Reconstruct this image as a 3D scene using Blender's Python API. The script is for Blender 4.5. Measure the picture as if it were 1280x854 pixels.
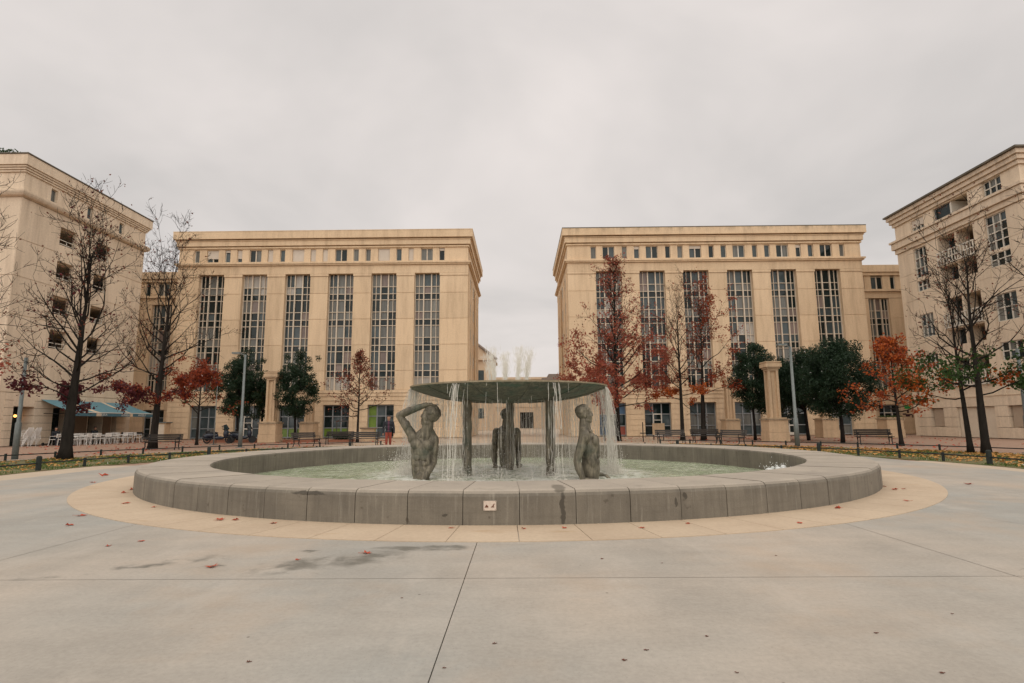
import bpy, math, random
from mathutils import Vector, Matrix, noise
from math import sin, cos, pi, radians, sqrt, atan2

for o in list(bpy.data.objects): bpy.data.objects.remove(o)
SC = bpy.context.scene
COL = SC.collection

# ------------------------------------------------------------------ camera
CAM_H = 1.38
p_, y_, r_ = radians(8.12), radians(0.64), radians(0.4)
fwd = Vector((-sin(y_)*cos(p_), cos(y_)*cos(p_), sin(p_)))
rgt = Vector((cos(y_), sin(y_), 0)); upv = rgt.cross(fwd)
r2 = rgt*cos(r_) - upv*sin(r_); u2 = upv*cos(r_) + rgt*sin(r_)
cd = bpy.data.cameras.new('camera'); cam = bpy.data.objects.new('camera', cd); COL.objects.link(cam)
cd.sensor_width = 36; cd.lens = 20.0; cd.clip_end = 3000; cd.clip_start = .05
m = Matrix.Identity(4)
for i in range(3):
    m[i][0] = r2[i]; m[i][1] = u2[i]; m[i][2] = -fwd[i]
m[2][3] = CAM_H
cam.matrix_world = m
SC.camera = cam

# ------------------------------------------------------------------ sky, sun, exposure
W = bpy.data.worlds.new('World'); SC.world = W; W.use_nodes = True
nt = W.node_tree; N = nt.nodes; L = nt.links; N.clear()
SUN_EL, SUN_AZ = radians(50), radians(182)      # azimuth clockwise from +Y
sky = N.new('ShaderNodeTexSky'); sky.sky_type = 'NISHITA'; sky.sun_disc = False
sky.sun_elevation = SUN_EL; sky.sun_rotation = SUN_AZ; sky.air_density = 2; sky.dust_density = 4
tc = N.new('ShaderNodeTexCoord')
sep = N.new('ShaderNodeSeparateXYZ'); L.new(tc.outputs['Generated'], sep.inputs[0])
mx = N.new('ShaderNodeMath'); mx.operation = 'MAXIMUM'; mx.inputs[1].default_value = 0.0; L.new(sep.outputs[2], mx.inputs[0])
ad = N.new('ShaderNodeMath'); ad.operation = 'ADD'; ad.inputs[1].default_value = 0.28; L.new(mx.outputs[0], ad.inputs[0])
dx = N.new('ShaderNodeMath'); dx.operation = 'DIVIDE'; L.new(sep.outputs[0], dx.inputs[0]); L.new(ad.outputs[0], dx.inputs[1])
dy = N.new('ShaderNodeMath'); dy.operation = 'DIVIDE'; L.new(sep.outputs[1], dy.inputs[0]); L.new(ad.outputs[0], dy.inputs[1])
cmb = N.new('ShaderNodeCombineXYZ'); L.new(dx.outputs[0], cmb.inputs[0]); L.new(dy.outputs[0], cmb.inputs[1])
cn = N.new('ShaderNodeTexNoise'); cn.inputs['Scale'].default_value = 1.15; cn.inputs['Detail'].default_value = 5
cn.inputs['Roughness'].default_value = .52; cn.inputs['Distortion'].default_value = .35
L.new(cmb.outputs[0], cn.inputs['Vector'])
cr = N.new('ShaderNodeValToRGB'); L.new(cn.outputs['Fac'], cr.inputs[0])
cr.color_ramp.elements[0].position = .3; cr.color_ramp.elements[0].color = (.48, .458, .444, 1)
cr.color_ramp.elements[1].position = .66; cr.color_ramp.elements[1].color = (.69, .638, .612, 1)
bg1 = N.new('ShaderNodeBackground'); L.new(sky.outputs[0], bg1.inputs[0]); bg1.inputs[1].default_value = .07
bg2 = N.new('ShaderNodeBackground'); L.new(cr.outputs[0], bg2.inputs[0]); bg2.inputs[1].default_value = 1.0
mixw = N.new('ShaderNodeMixShader'); mixw.inputs[0].default_value = .97
L.new(bg1.outputs[0], mixw.inputs[1]); L.new(bg2.outputs[0], mixw.inputs[2])
wo = N.new('ShaderNodeOutputWorld'); L.new(mixw.outputs[0], wo.inputs[0])
sd = bpy.data.lights.new('sun', 'SUN'); sd.energy = 1.5; sd.angle = radians(120); sd.color = (1, .94, .86)
so = bpy.data.objects.new('sun', sd); COL.objects.link(so)
sv = Vector((sin(SUN_AZ)*cos(SUN_EL), cos(SUN_AZ)*cos(SUN_EL), sin(SUN_EL)))
so.rotation_euler = sv.to_track_quat('Z', 'Y').to_euler(); so.location = (0, -10, 60)
SC.view_settings.view_transform = 'Standard'; SC.view_settings.look = 'None'
SC.view_settings.exposure = 0.32; SC.view_settings.gamma = 1; SC.view_settings.use_curve_mapping = False

# ------------------------------------------------------------------ materials
MATS = {}
def base_mat(name):
    mt = bpy.data.materials.new(name); mt.use_nodes = True
    nt = mt.node_tree; b = nt.nodes['Principled BSDF']; MATS[name] = mt
    return mt, nt, nt.nodes, nt.links, b
def pos_vec(N, L, scale=(1, 1, 1)):
    g = N.new('ShaderNodeNewGeometry'); mp = N.new('ShaderNodeMapping'); mp.inputs['Scale'].default_value = scale
    L.new(g.outputs['Position'], mp.inputs['Vector']); return mp.outputs[0]
def nz(N, L, vec, scale, detail=6, rough=.6):
    n = N.new('ShaderNodeTexNoise'); n.inputs['Scale'].default_value = scale; n.inputs['Detail'].default_value = detail
    n.inputs['Roughness'].default_value = rough; L.new(vec, n.inputs['Vector']); return n.outputs['Fac']
def ramp(N, L, fac, a, b, pa=.35, pb=.65):
    r = N.new('ShaderNodeValToRGB'); L.new(fac, r.inputs[0])
    r.color_ramp.elements[0].position = pa; r.color_ramp.elements[1].position = pb
    r.color_ramp.elements[0].color = (*a, 1); r.color_ramp.elements[1].color = (*b, 1); return r.outputs[0]
def framp(N, L, fac, pa, pb, va=0., vb=1.):
    r = N.new('ShaderNodeMapRange'); r.inputs[1].default_value = pa; r.inputs[2].default_value = pb
    r.inputs[3].default_value = va; r.inputs[4].default_value = vb; L.new(fac, r.inputs[0]); return r.outputs[0]
def mixc(N, L, fac, a, b, mode='MIX'):
    x = N.new('ShaderNodeMix'); x.data_type = 'RGBA'; x.blend_type = mode
    for s, v in ((0, fac), (6, a), (7, b)):
        if isinstance(v, (int, float)): x.inputs[s].default_value = v
        elif isinstance(v, tuple): x.inputs[s].default_value = (*v, 1)
        else: L.new(v, x.inputs[s])
    return x.outputs[2]
def mth(N, L, op, a, b=None):
    x = N.new('ShaderNodeMath'); x.operation = op
    for i, v in enumerate((a, b)):
        if v is None: continue
        if isinstance(v, (int, float)): x.inputs[i].default_value = v
        else: L.new(v, x.inputs[i])
    return x.outputs[0]
def bump(N, L, b, h, strength, dist=.02):
    bp = N.new('ShaderNodeBump'); bp.inputs['Strength'].default_value = strength; bp.inputs['Distance'].default_value = dist
    L.new(h, bp.inputs['Height']); L.new(bp.outputs[0], b.inputs['Normal'])
def jitter(N, L, col, amt):
    oi = N.new('ShaderNodeObjectInfo'); v = framp(N, L, oi.outputs['Random'], 0, 1, 1-amt, 1+amt)
    h = N.new('ShaderNodeHueSaturation'); L.new(v, h.inputs['Value']); L.new(col, h.inputs['Color']); return h.outputs[0]
def pmat(name, c1, c2=None, scale=3, rough=.8, metal=0, bmp=0, bscale=None, rnd=0, stretch=(1, 1, 1), spec=None, pa=.3, pb=.7):
    mt, nt, N, L, b = base_mat(name)
    b.inputs['Roughness'].default_value = rough; b.inputs['Metallic'].default_value = metal
    if spec is not None: b.inputs['Specular IOR Level'].default_value = spec
    v = pos_vec(N, L, stretch)
    col = ramp(N, L, nz(N, L, v, scale), c1, c2 or tuple(x*.75 for x in c1), pa, pb)
    if rnd: col = jitter(N, L, col, rnd)
    L.new(col, b.inputs['Base Color'])
    if bmp: bump(N, L, b, nz(N, L, v, bscale or scale*6), bmp)
    return mt

def facade_mat(name, a, bcol, dirt, top):
    mt, nt, N, L, b = base_mat(name); b.inputs['Roughness'].default_value = .85
    b.inputs['Specular IOR Level'].default_value = .25
    v = pos_vec(N, L); vs = pos_vec(N, L, (1, 1, .12))
    col = ramp(N, L, nz(N, L, v, .22, 4), a, bcol, .3, .7)
    streak = framp(N, L, nz(N, L, vs, 1.9, 7, .65), .46, .74, 0, .6)
    col = mixc(N, L, streak, col, dirt)
    fine = framp(N, L, nz(N, L, v, 9, 4), .3, .7, .9, 1.06)
    col = mixc(N, L, 1.0, col, fine, 'MULTIPLY')
    if top:   # mould along the weathered coping
        g = N.new('ShaderNodeNewGeometry'); s = N.new('ShaderNodeSeparateXYZ'); L.new(g.outputs['Position'], s.inputs[0])
        z = framp(N, L, s.outputs[2], top-.55, top+.05); z.node.clamp = True
        k = framp(N, L, nz(N, L, pos_vec(N, L, (1, 1, .35)), 1.1, 8, .7), .45, .75)
        col = mixc(N, L, mth(N, L, 'MULTIPLY', mth(N, L, 'MULTIPLY', z, k), .85), col, (.09, .08, .06))
    col = jitter(N, L, col, .05)
    L.new(col, b.inputs['Base Color']); bump(N, L, b, nz(N, L, v, 14, 5), .12)
    return mt
facade_mat('facade', (.74, .57, .385), (.67, .505, .33), (.42, .30, .19), 0)
facade_mat('facade_top', (.71, .545, .365), (.64, .48, .31), (.36, .26, .17), 20.5)
facade_mat('stone_pale', (.72, .60, .46), (.65, .535, .40), (.42, .33, .24), 0)
facade_mat('stone_pale_top', (.68, .56, .43), (.60, .49, .37), (.32, .26, .19), 20.2)
facade_mat('column_stone', (.60, .44, .28), (.50, .36, .23), (.30, .22, .15), 0)
pmat('cap_stone', (.16, .13, .09), (.42, .31, .2), scale=5, rough=.95, bmp=.5)
pmat('frame_white', (.68, .64, .56), (.60, .56, .48), rough=.5)
pmat('frame_grey', (.28, .30, .31), (.22, .24, .25), rough=.45)
pmat('frame_cream', (.66, .57, .45), (.60, .51, .40), rough=.6)
pmat('shutter', (.62, .54, .45), (.56, .49, .40), rough=.6, rnd=.06)
pmat('shutter_brown', (.40, .32, .24), (.36, .28, .21), rough=.6)
pmat('coping', (.15, .13, .10), (.09, .08, .06), scale=2, rough=.9)
def glass(name, c, c2, rough=.04, folds=False):
    mt, nt, N, L, b = base_mat(name); b.inputs['Roughness'].default_value = rough; b.inputs['IOR'].default_value = 1.5
    v = pos_vec(N, L, (14, 14, .5) if folds else (1, 1, 1))
    col = ramp(N, L, nz(N, L, v, 1.0 if folds else .9, 3), c, c2, .35, .65)
    L.new(jitter(N, L, col, .22), b.inputs['Base Color'])
    b.inputs['Coat Weight'].default_value = .35 if folds else 0; b.inputs['Coat Roughness'].default_value = .03; b.inputs['Specular IOR Level'].default_value = .3
    if folds: b.inputs['Roughness'].default_value = .5
    bump(N, L, b, nz(N, L, pos_vec(N, L), .8, 2), .06)
glass('glass_dark', (.006, .013, .013), (.014, .024, .024))
glass('glass_blue', (.045, .065, .07), (.08, .10, .105))
glass('curtain_grey', (.19, .19, .17), (.11, .115, .105), folds=True)
glass('curtain_white', (.46, .43, .38), (.32, .30, .27), folds=True)
glass('pane_pink_reflection', (.25, .19, .165), (.17, .135, .12), folds=True)  # pinkish reflection painted into the pane colour, streaked like folds
pmat('lime_film', (.17, .27, .04), (.12, .20, .03), rough=.3)
pmat('opening_shade', (.02, .018, .016), rough=.9, spec=.1)
pmat('brown_panel', (.20, .13, .08), (.15, .10, .06), rough=.6)
pmat('iron_black', (.015, .016, .017), (.028, .028, .028), rough=.6, spec=.2)
pmat('rail_green', (.028, .036, .033), (.018, .022, .02), rough=.6, spec=.2)
pmat('pole_grey', (.19, .21, .20), (.14, .16, .155), rough=.5, metal=.3, scale=8)
pmat('plastic_white', (.72, .70, .66), (.66, .64, .60), rough=.4)
pmat('wood_dark', (.035, .03, .026), (.06, .05, .042), scale=6, rough=.7, stretch=(1, 8, 8), rnd=.15, spec=.12)
pmat('wood_worn', (.12, .105, .095), (.055, .048, .042), scale=6, rough=.8, stretch=(1, 8, 8), rnd=.2, spec=.12)
pmat('awning_blue', (.12, .26, .31), (.09, .21, .26), rough=.8)
pmat('awning_cream', (.70, .56, .40), rough=.8)
pmat('awning_navy', (.07, .17, .22), rough=.8)
pmat('letter_white', (.75, .75, .70), rough=.7)
pmat('sign_plate', (.66, .56, .47), (.56, .46, .38), scale=30, rough=.5)
pmat('rust_mark', (.16, .06, .03), rough=.8)
pmat('rubber', (.02, .02, .02), rough=.8)
pmat('paint_navy', (.02, .028, .045), rough=.25)
pmat('chrome', (.5, .5, .5), rough=.25, metal=1)
pmat('terracotta', (.30, .12, .07), (.22, .09, .05), scale=5, rough=.9)
pmat('poster_red', (.34, .075, .05), (.22, .06, .04), scale=4, rough=.5); pmat('poster_blue', (.07, .14, .24), rough=.5); pmat('poster_grey', (.34, .32, .31), rough=.5)
pmat('sign_green', (.02, .36, .09), rough=.5); pmat('sign_dark', (.05, .01, .02), rough=.6)
pmat('skin', (.42, .22, .14), rough=.55); pmat('hair', (.015, .011, .009), rough=.7)
pmat('jacket', (.010, .012, .017), (.017, .02, .027), scale=20, rough=.8, bmp=.3)
pmat('shirt', (.09, .025, .05), rough=.8); pmat('trousers', (.30, .055, .03), (.21, .04, .025), scale=12, rough=.85, bmp=.3)
pmat('far_stone', (.60, .46, .32), (.54, .41, .28), scale=.6, rough=.9)
pmat('roof_tile', (.25, .20, .17), (.20, .16, .13), rough=.9)
pmat('bark', (.017, .0145, .0125), (.034, .029, .024), scale=7, rough=.95, spec=.08, bmp=.8, bscale=22, stretch=(1, 1, .25))
pmat('bark_dark', (.014, .012, .011), (.028, .023, .02), scale=9, rough=.95, bmp=.6, bscale=25, spec=.08)
pmat('foam', (.85, .87, .85), rough=.5)
def lamp_mat(name, c, s):
    mt, nt, N, L, b = base_mat(name); b.inputs['Emission Color'].default_value = (*c, 1); b.inputs['Emission Strength'].default_value = s
    b.inputs['Base Color'].default_value = (*c, 1)
lamp_mat('lamp_glow', (1, .42, .1), 3.0)
def leaf_mat(name, cols, trans=.3, rough=.6):
    mt, nt, N, L, b = base_mat(name); g = N.new('ShaderNodeNewGeometry')
    r = N.new('ShaderNodeValToRGB'); L.new(g.outputs['Random Per Island'], r.inputs[0]); e = r.color_ramp.elements
    for i, c in enumerate(cols):
        p = i/(len(cols)-1)
        el = e[0] if i == 0 else (e[1] if i == len(cols)-1 else e.new(p))
        el.position = p; el.color = (*c, 1)
    L.new(r.outputs[0], b.inputs['Base Color']); b.inputs['Roughness'].default_value = rough
    b.inputs['Specular IOR Level'].default_value = .3
    t = N.new('ShaderNodeBsdfTranslucent'); L.new(r.outputs[0], t.inputs[0])
    ms = N.new('ShaderNodeMixShader'); ms.inputs[0].default_value = trans
    L.new(b.outputs[0], ms.inputs[1]); L.new(t.outputs[0], ms.inputs[2])
    L.new(ms.outputs[0], N['Material Output'].inputs[0])
leaf_mat('leaf_burgundy', [(.27, .055, .042), (.36, .095, .062), (.21, .042, .038), (.42, .13, .07)])
leaf_mat('leaf_maroon', [(.12, .022, .026), (.19, .04, .038), (.25, .06, .045), (.09, .018, .022)])
leaf_mat('leaf_russet', [(.34, .11, .055), (.26, .08, .045), (.42, .16, .07), (.22, .07, .04)])
leaf_mat('leaf_red', [(.36, .06, .02), (.24, .04, .02), (.42, .10, .025), (.20, .05, .02)])
leaf_mat('leaf_brown', [(.20, .06, .03), (.14, .04, .025), (.26, .09, .035), (.10, .035, .02)])
leaf_mat('leaf_orange', [(.56, .15, .025), (.46, .09, .022), (.60, .25, .04), (.34, .07, .02)])
leaf_mat('leaf_green', [(.016, .04, .015), (.028, .062, .02), (.06, .10, .032), (.012, .03, .013)], trans=.15, rough=.5)
leaf_mat('leaf_olive', [(.055, .075, .02), (.09, .09, .02), (.13, .09, .02), (.04, .06, .018)], trans=.2)
leaf_mat('leaf_yellowgreen', [(.04, .085, .018), (.09, .11, .02), (.24, .16, .03), (.035, .07, .016)])
leaf_mat('leaf_litter', [(.52, .30, .10), (.38, .16, .05), (.58, .40, .18), (.26, .10, .04), (.48, .22, .06)], trans=.1)
leaf_mat('leaf_fallen', [(.40, .06, .03), (.28, .055, .03), (.20, .065, .035), (.46, .09, .04)], trans=.1)
leaf_mat('grass_blade', [(.07, .125, .02), (.11, .15, .025), (.17, .17, .045), (.08, .14, .025)], trans=.2)

def concrete_ground():
    mt, nt, N, L, b = base_mat('plaza_concrete')
    v = pos_vec(N, L)
    big = nz(N, L, v, .16, 4, .55); mid = nz(N, L, pos_vec(N, L, (1, .55, 1)), .9, 7, .62); fine = nz(N, L, v, 26, 4, .7)
    col = ramp(N, L, big, (.355, .345, .31), (.48, .405, .325), .38, .62)
    col = mixc(N, L, framp(N, L, mid, .42, .72, 0, .6), col, (.29, .265, .225))
    br = framp(N, L, nz(N, L, pos_vec(N, L, (.35, 1, 1)), 3.2, 6, .65), .3, .75, .92, 1.07)
    col = mixc(N, L, 1.0, col, br, 'MULTIPLY')
    col = mixc(N, L, 1.0, col, framp(N, L, fine, .25, .75, .88, 1.1), 'MULTIPLY')
    # rust tinted patches
    col = mixc(N, L, framp(N, L, nz(N, L, v, .55, 4), .52, .72, 0, .4), col, (.46, .33, .22))
    # pale scuffs
    col = mixc(N, L, framp(N, L, nz(N, L, pos_vec(N, L, (1, .4, 1)), 1.7, 8, .7), .54, .72, 0, .5), col, (.50, .45, .385))
    # specks of dirt and gum
    vo = N.new('ShaderNodeTexVoronoi'); vo.inputs['Scale'].default_value = 1.9; L.new(v, vo.inputs['Vector'])
    col = mixc(N, L, framp(N, L, vo.outputs['Distance'], .028, .016, 0, .7), col, (.10, .085, .07))
    v2 = N.new('ShaderNodeTexVoronoi'); v2.inputs['Scale'].default_value = 34; L.new(v, v2.inputs['Vector'])
    col = mixc(N, L, framp(N, L, v2.outputs['Distance'], .17, .08, 0, .28), col, (.16, .14, .12))
    cv = N.new('ShaderNodeTexVoronoi'); cv.feature = 'DISTANCE_TO_EDGE'; cv.inputs['Scale'].default_value = .32
    wn = N.new('ShaderNodeTexNoise'); wn.inputs['Scale'].default_value = 1.4; wn.inputs['Detail'].default_value = 8; L.new(v, wn.inputs['Vector'])
    wm = N.new('ShaderNodeMix'); wm.data_type = 'VECTOR'; wm.inputs[0].default_value = .22; L.new(v, wm.inputs[4]); L.new(wn.outputs['Color'], wm.inputs[5]); L.new(wm.outputs[1], cv.inputs['Vector'])
    crack = mth(N, L, 'MULTIPLY', framp(N, L, cv.outputs['Distance'], .0022, .0008), framp(N, L, nz(N, L, v, .7, 3), .55, .62))
    col = mixc(N, L, mth(N, L, 'MULTIPLY', crack, .5), col, (.15, .13, .11))
    # water stains left where the wind carried the fountain's spray
    g = N.new('ShaderNodeNewGeometry'); wet = None
    warp = N.new('ShaderNodeTexNoise'); warp.inputs['Scale'].default_value = 3.2; warp.inputs['Detail'].default_value = 6; L.new(g.outputs['Position'], warp.inputs['Vector'])
    sub = N.new('ShaderNodeVectorMath'); sub.operation = 'SUBTRACT'; L.new(warp.outputs['Color'], sub.inputs[0]); sub.inputs[1].default_value = (.5, .5, .5)
    scl = N.new('ShaderNodeVectorMath'); scl.operation = 'SCALE'; scl.inputs['Scale'].default_value = .55; L.new(sub.outputs[0], scl.inputs[0])
    addv = N.new('ShaderNodeVectorMath'); addv.operation = 'ADD'; L.new(g.outputs['Position'], addv.inputs[0]); L.new(scl.outputs[0], addv.inputs[1])
    for (x, y, rx, ry, rot) in [(-3.62, 5.98, .46, .13, .5), (-4.28, 5.52, .3, .06, .3), (-1.85, 6.02, .8, .27, .45), (-1.0, 6.62, .55, .09, .1), (-2.75, 5.85, .4, .07, .1), (-2.45, 6.45, .2, .06, .2), (-.25, 6.72, .3, .025, .1)]:
        mp = N.new('ShaderNodeMapping'); mp.vector_type = 'TEXTURE'
        mp.inputs['Location'].default_value = (x, y, 0); mp.inputs['Rotation'].default_value = (0, 0, rot); mp.inputs['Scale'].default_value = (rx, ry, 1)
        L.new(addv.outputs[0], mp.inputs['Vector']); ln = N.new('ShaderNodeVectorMath'); ln.operation = 'LENGTH'
        L.new(mp.outputs[0], ln.inputs[0]); f = framp(N, L, ln.outputs['Value'], 1.3, .7)
        wet = f if wet is None else mth(N, L, 'MAXIMUM', wet, f)
    wet = mth(N, L, 'MULTIPLY', wet, mth(N, L, 'MULTIPLY', framp(N, L, nz(N, L, v, 5, 6, .7), .22, .5), framp(N, L, nz(N, L, v, 1.7, 4, .6), .42, .54)))
    col = mixc(N, L, mth(N, L, 'MULTIPLY', wet, .85), col, (.125, .118, .095))
    col = jitter(N, L, col, .02)
    L.new(col, b.inputs['Base Color'])
    L.new(framp(N, L, wet, 0, 1, .72, .42), b.inputs['Roughness']); b.inputs['Specular IOR Level'].default_value = .35
    bump(N, L, b, nz(N, L, v, 40, 6, .7), .12, .01)
concrete_ground()
def apron_mat():
    mt, nt, N, L, b = base_mat('apron_concrete'); v = pos_vec(N, L)
    col = ramp(N, L, nz(N, L, v, .8, 6), (.54, .425, .30), (.47, .36, .25), .35, .65)
    col = mixc(N, L, 1.0, col, framp(N, L, nz(N, L, v, 18, 5), .25, .75, .9, 1.07), 'MULTIPLY')
    col = mixc(N, L, framp(N, L, nz(N, L, pos_vec(N, L, (.6, 1.6, 1)), 1.3, 7, .65), .60, .74, 0, .6), col, (.36, .22, .10))
    L.new(jitter(N, L, col, .04), b.inputs['Base Color']); b.inputs['Roughness'].default_value = .8; bump(N, L, b, nz(N, L, v, 35, 5), .12, .01)
apron_mat()
def rim_mat():
    mt, nt, N, L, b = base_mat('rim_concrete'); v = pos_vec(N, L); vs = pos_vec(N, L, (1, 1, .06)); vh = pos_vec(N, L, (.4, .4, 6))
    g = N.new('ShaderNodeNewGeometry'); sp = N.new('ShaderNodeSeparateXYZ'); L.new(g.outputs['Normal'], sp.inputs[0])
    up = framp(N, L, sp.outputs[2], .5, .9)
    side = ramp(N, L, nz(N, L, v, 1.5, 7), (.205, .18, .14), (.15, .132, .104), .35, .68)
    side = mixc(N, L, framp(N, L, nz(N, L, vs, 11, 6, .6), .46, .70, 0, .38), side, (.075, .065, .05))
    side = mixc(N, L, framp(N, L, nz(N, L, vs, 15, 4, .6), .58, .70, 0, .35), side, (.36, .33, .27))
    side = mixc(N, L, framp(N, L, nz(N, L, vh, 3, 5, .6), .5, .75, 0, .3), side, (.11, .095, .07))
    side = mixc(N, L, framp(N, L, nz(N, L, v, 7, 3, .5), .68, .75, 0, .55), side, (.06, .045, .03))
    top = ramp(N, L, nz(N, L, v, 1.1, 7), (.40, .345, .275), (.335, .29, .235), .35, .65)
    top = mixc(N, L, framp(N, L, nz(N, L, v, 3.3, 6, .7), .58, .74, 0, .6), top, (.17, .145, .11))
    gp = N.new('ShaderNodeNewGeometry'); wv = N.new('ShaderNodeTexNoise'); wv.inputs['Scale'].default_value = 9; L.new(gp.outputs['Position'], wv.inputs['Vector'])
    sb = N.new('ShaderNodeVectorMath'); sb.operation = 'SUBTRACT'; L.new(wv.outputs['Color'], sb.inputs[0]); sb.inputs[1].default_value = (.5, .5, .5)
    sc_ = N.new('ShaderNodeVectorMath'); sc_.operation = 'SCALE'; sc_.inputs['Scale'].default_value = .09; L.new(sb.outputs[0], sc_.inputs[0])
    av = N.new('ShaderNodeVectorMath'); av.operation = 'ADD'; L.new(gp.outputs['Position'], av.inputs[0]); L.new(sc_.outputs[0], av.inputs[1])
    for (x, y, z, rx, rz) in ((.585, 7.98, .2, .034, .26), (.55, 8.3, .47, .10, .05), (-1.02, 7.98, .14, .045, .022), (2.35, 8.3, .33, .035, .05), (2.2, 8.3, .25, .03, .06), (-3.05, 8.3, .4, .3, .03)):
        mp = N.new('ShaderNodeMapping'); mp.vector_type = 'TEXTURE'; mp.inputs['Location'].default_value = (x, y, z); mp.inputs['Scale'].default_value = (rx, .45, rz); L.new(av.outputs[0], mp.inputs['Vector'])
        ln = N.new('ShaderNodeVectorMath'); ln.operation = 'LENGTH'; L.new(mp.outputs[0], ln.inputs[0])
        f = framp(N, L, ln.outputs['Value'], 1.1, .8, 0, .75); side = mixc(N, L, f, side, (.045, .038, .028)); top = mixc(N, L, f, top, (.13, .11, .08))
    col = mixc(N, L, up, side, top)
    col = mixc(N, L, 1.0, col, framp(N, L, nz(N, L, v, 55, 4), .25, .75, .88, 1.1), 'MULTIPLY')
    L.new(jitter(N, L, col, .07), b.inputs['Base Color']); b.inputs['Roughness'].default_value = .8
    bump(N, L, b, nz(N, L, v, 45, 6, .7), .3, .012)
rim_mat()
def bronze_mat(name, a, bb, lite, green):
    mt, nt, N, L, b = base_mat(name); v = pos_vec(N, L); vs = pos_vec(N, L, (1, 1, .22))
    col = ramp(N, L, nz(N, L, v, 3.2, 7, .65), a, bb, .35, .65)
    col = mixc(N, L, framp(N, L, nz(N, L, vs, 9, 7, .7), .44, .66, 0, .8), col, lite)
    col = mixc(N, L, framp(N, L, nz(N, L, v, 1.9, 5, .6), .52, .7, 0, .7), col, green)
    L.new(col, b.inputs['Base Color']); b.inputs['Metallic'].default_value = .25
    L.new(framp(N, L, nz(N, L, v, 6, 5), .3, .7, .5, .75), b.inputs['Roughness'])
    bump(N, L, b, nz(N, L, v, 30, 7, .7), .7, .02)
bronze_mat('bronze', (.075, .066, .05), (.145, .127, .092), (.34, .295, .215), (.065, .085, .063))
bronze_mat('bronze_dish', (.06, .07, .055), (.11, .11, .082), (.22, .195, .14), (.05, .115, .085))
bronze_mat('lip_bronze', (.25, .20, .13), (.33, .27, .18), (.42, .35, .25), (.16, .18, .12))
def water_mat():
    mt, nt, N, L, b = base_mat('pool_water'); v = pos_vec(N, L, (1, 1.0, 1))
    col = ramp(N, L, nz(N, L, v, .5, 5), (.24, .30, .165), (.42, .46, .32), .35, .65)
    col = mixc(N, L, framp(N, L, nz(N, L, v, 6, 6, .7), .5, .66, 0, .7), col, (.68, .68, .58))
    # foam churned up in a ragged ring where the threads land
    g = N.new('ShaderNodeNewGeometry'); sv_ = N.new('ShaderNodeVectorMath'); sv_.operation = 'SUBTRACT'; L.new(g.outputs['Position'], sv_.inputs[0]); sv_.inputs[1].default_value = (-.3, 17.32, -.12)
    ln = N.new('ShaderNodeVectorMath'); ln.operation = 'LENGTH'; L.new(sv_.outputs[0], ln.inputs[0])
    ring = mth(N, L, 'MULTIPLY', framp(N, L, ln.outputs['Value'], 4.6, 3.3), framp(N, L, nz(N, L, v, 3.2, 7, .72), .36, .56))
    col = mixc(N, L, mth(N, L, 'MULTIPLY', ring, .85), col, (.82, .82, .76))
    L.new(col, b.inputs['Base Color']); L.new(framp(N, L, ring, 0, 1, .08, .5), b.inputs['Roughness']); b.inputs['IOR'].default_value = 1.33
    h = mth(N, L, 'ADD', nz(N, L, v, 5.5, 4, .6), mth(N, L, 'MULTIPLY', nz(N, L, v, 1.6, 2), 1.2))
    bump(N, L, b, h, .9, .12)
water_mat()
def drop_mat(name, alpha):
    mt, nt, N, L, b = base_mat(name); b.inputs['Base Color'].default_value = (.84, .81, .74, 1); b.inputs['Roughness'].default_value = .15
    t = N.new('ShaderNodeBsdfTransparent'); ms = N.new('ShaderNodeMixShader'); ms.inputs[0].default_value = alpha
    L.new(t.outputs[0], ms.inputs[1]); L.new(b.outputs[0], ms.inputs[2]); L.new(ms.outputs[0], N['Material Output'].inputs[0])
drop_mat('falling_water', .5); drop_mat('spray', .75)
def brick_ground():
    mt, nt, N, L, b = base_mat('square_pavers'); v = pos_vec(N, L)
    bt = N.new('ShaderNodeTexBrick'); bt.inputs['Scale'].default_value = 1.0; bt.inputs['Brick Width'].default_value = .22; bt.inputs['Row Height'].default_value = .11
    bt.inputs['Mortar Size'].default_value = .008; bt.inputs['Color1'].default_value = (.36, .23, .16, 1); bt.inputs['Color2'].default_value = (.29, .17, .115, 1); bt.inputs['Mortar'].default_value = (.25, .19, .14, 1)
    L.new(v, bt.inputs['Vector'])
    pale = ramp(N, L, nz(N, L, v, .5, 5), (.46, .35, .25), (.39, .30, .21), .35, .65)
    # brick courts lie beyond the lawns at both sides, pale slabs along the axis
    s = N.new('ShaderNodeSeparateXYZ'); L.new(v, s.inputs[0]); ax = mth(N, L, 'ABSOLUTE', s.outputs[0])
    f = mth(N, L, 'GREATER_THAN', ax, 12.6)
    col = mixc(N, L, f, pale, bt.outputs['Color'])
    col = mixc(N, L, framp(N, L, nz(N, L, v, .35, 6), .5, .7, 0, .4), col, (.27, .16, .10))
    L.new(col, b.inputs['Base Color']); b.inputs['Roughness'].default_value = .85
brick_ground()
pmat('path_beige', (.52, .42, .31), (.45, .36, .27), scale=1.2, rough=.85, bmp=.1, bscale=30)
pmat('kerb_stone', (.42, .34, .26), (.35, .28, .21), scale=2, rough=.85)
pmat('lawn_soil', (.10, .125, .035), (.19, .135, .065), scale=2.2, rough=.95, bmp=.6, bscale=20, pa=.4, pb=.62)
pmat('basin_floor', (.12, .14, .09), rough=.8)

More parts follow.
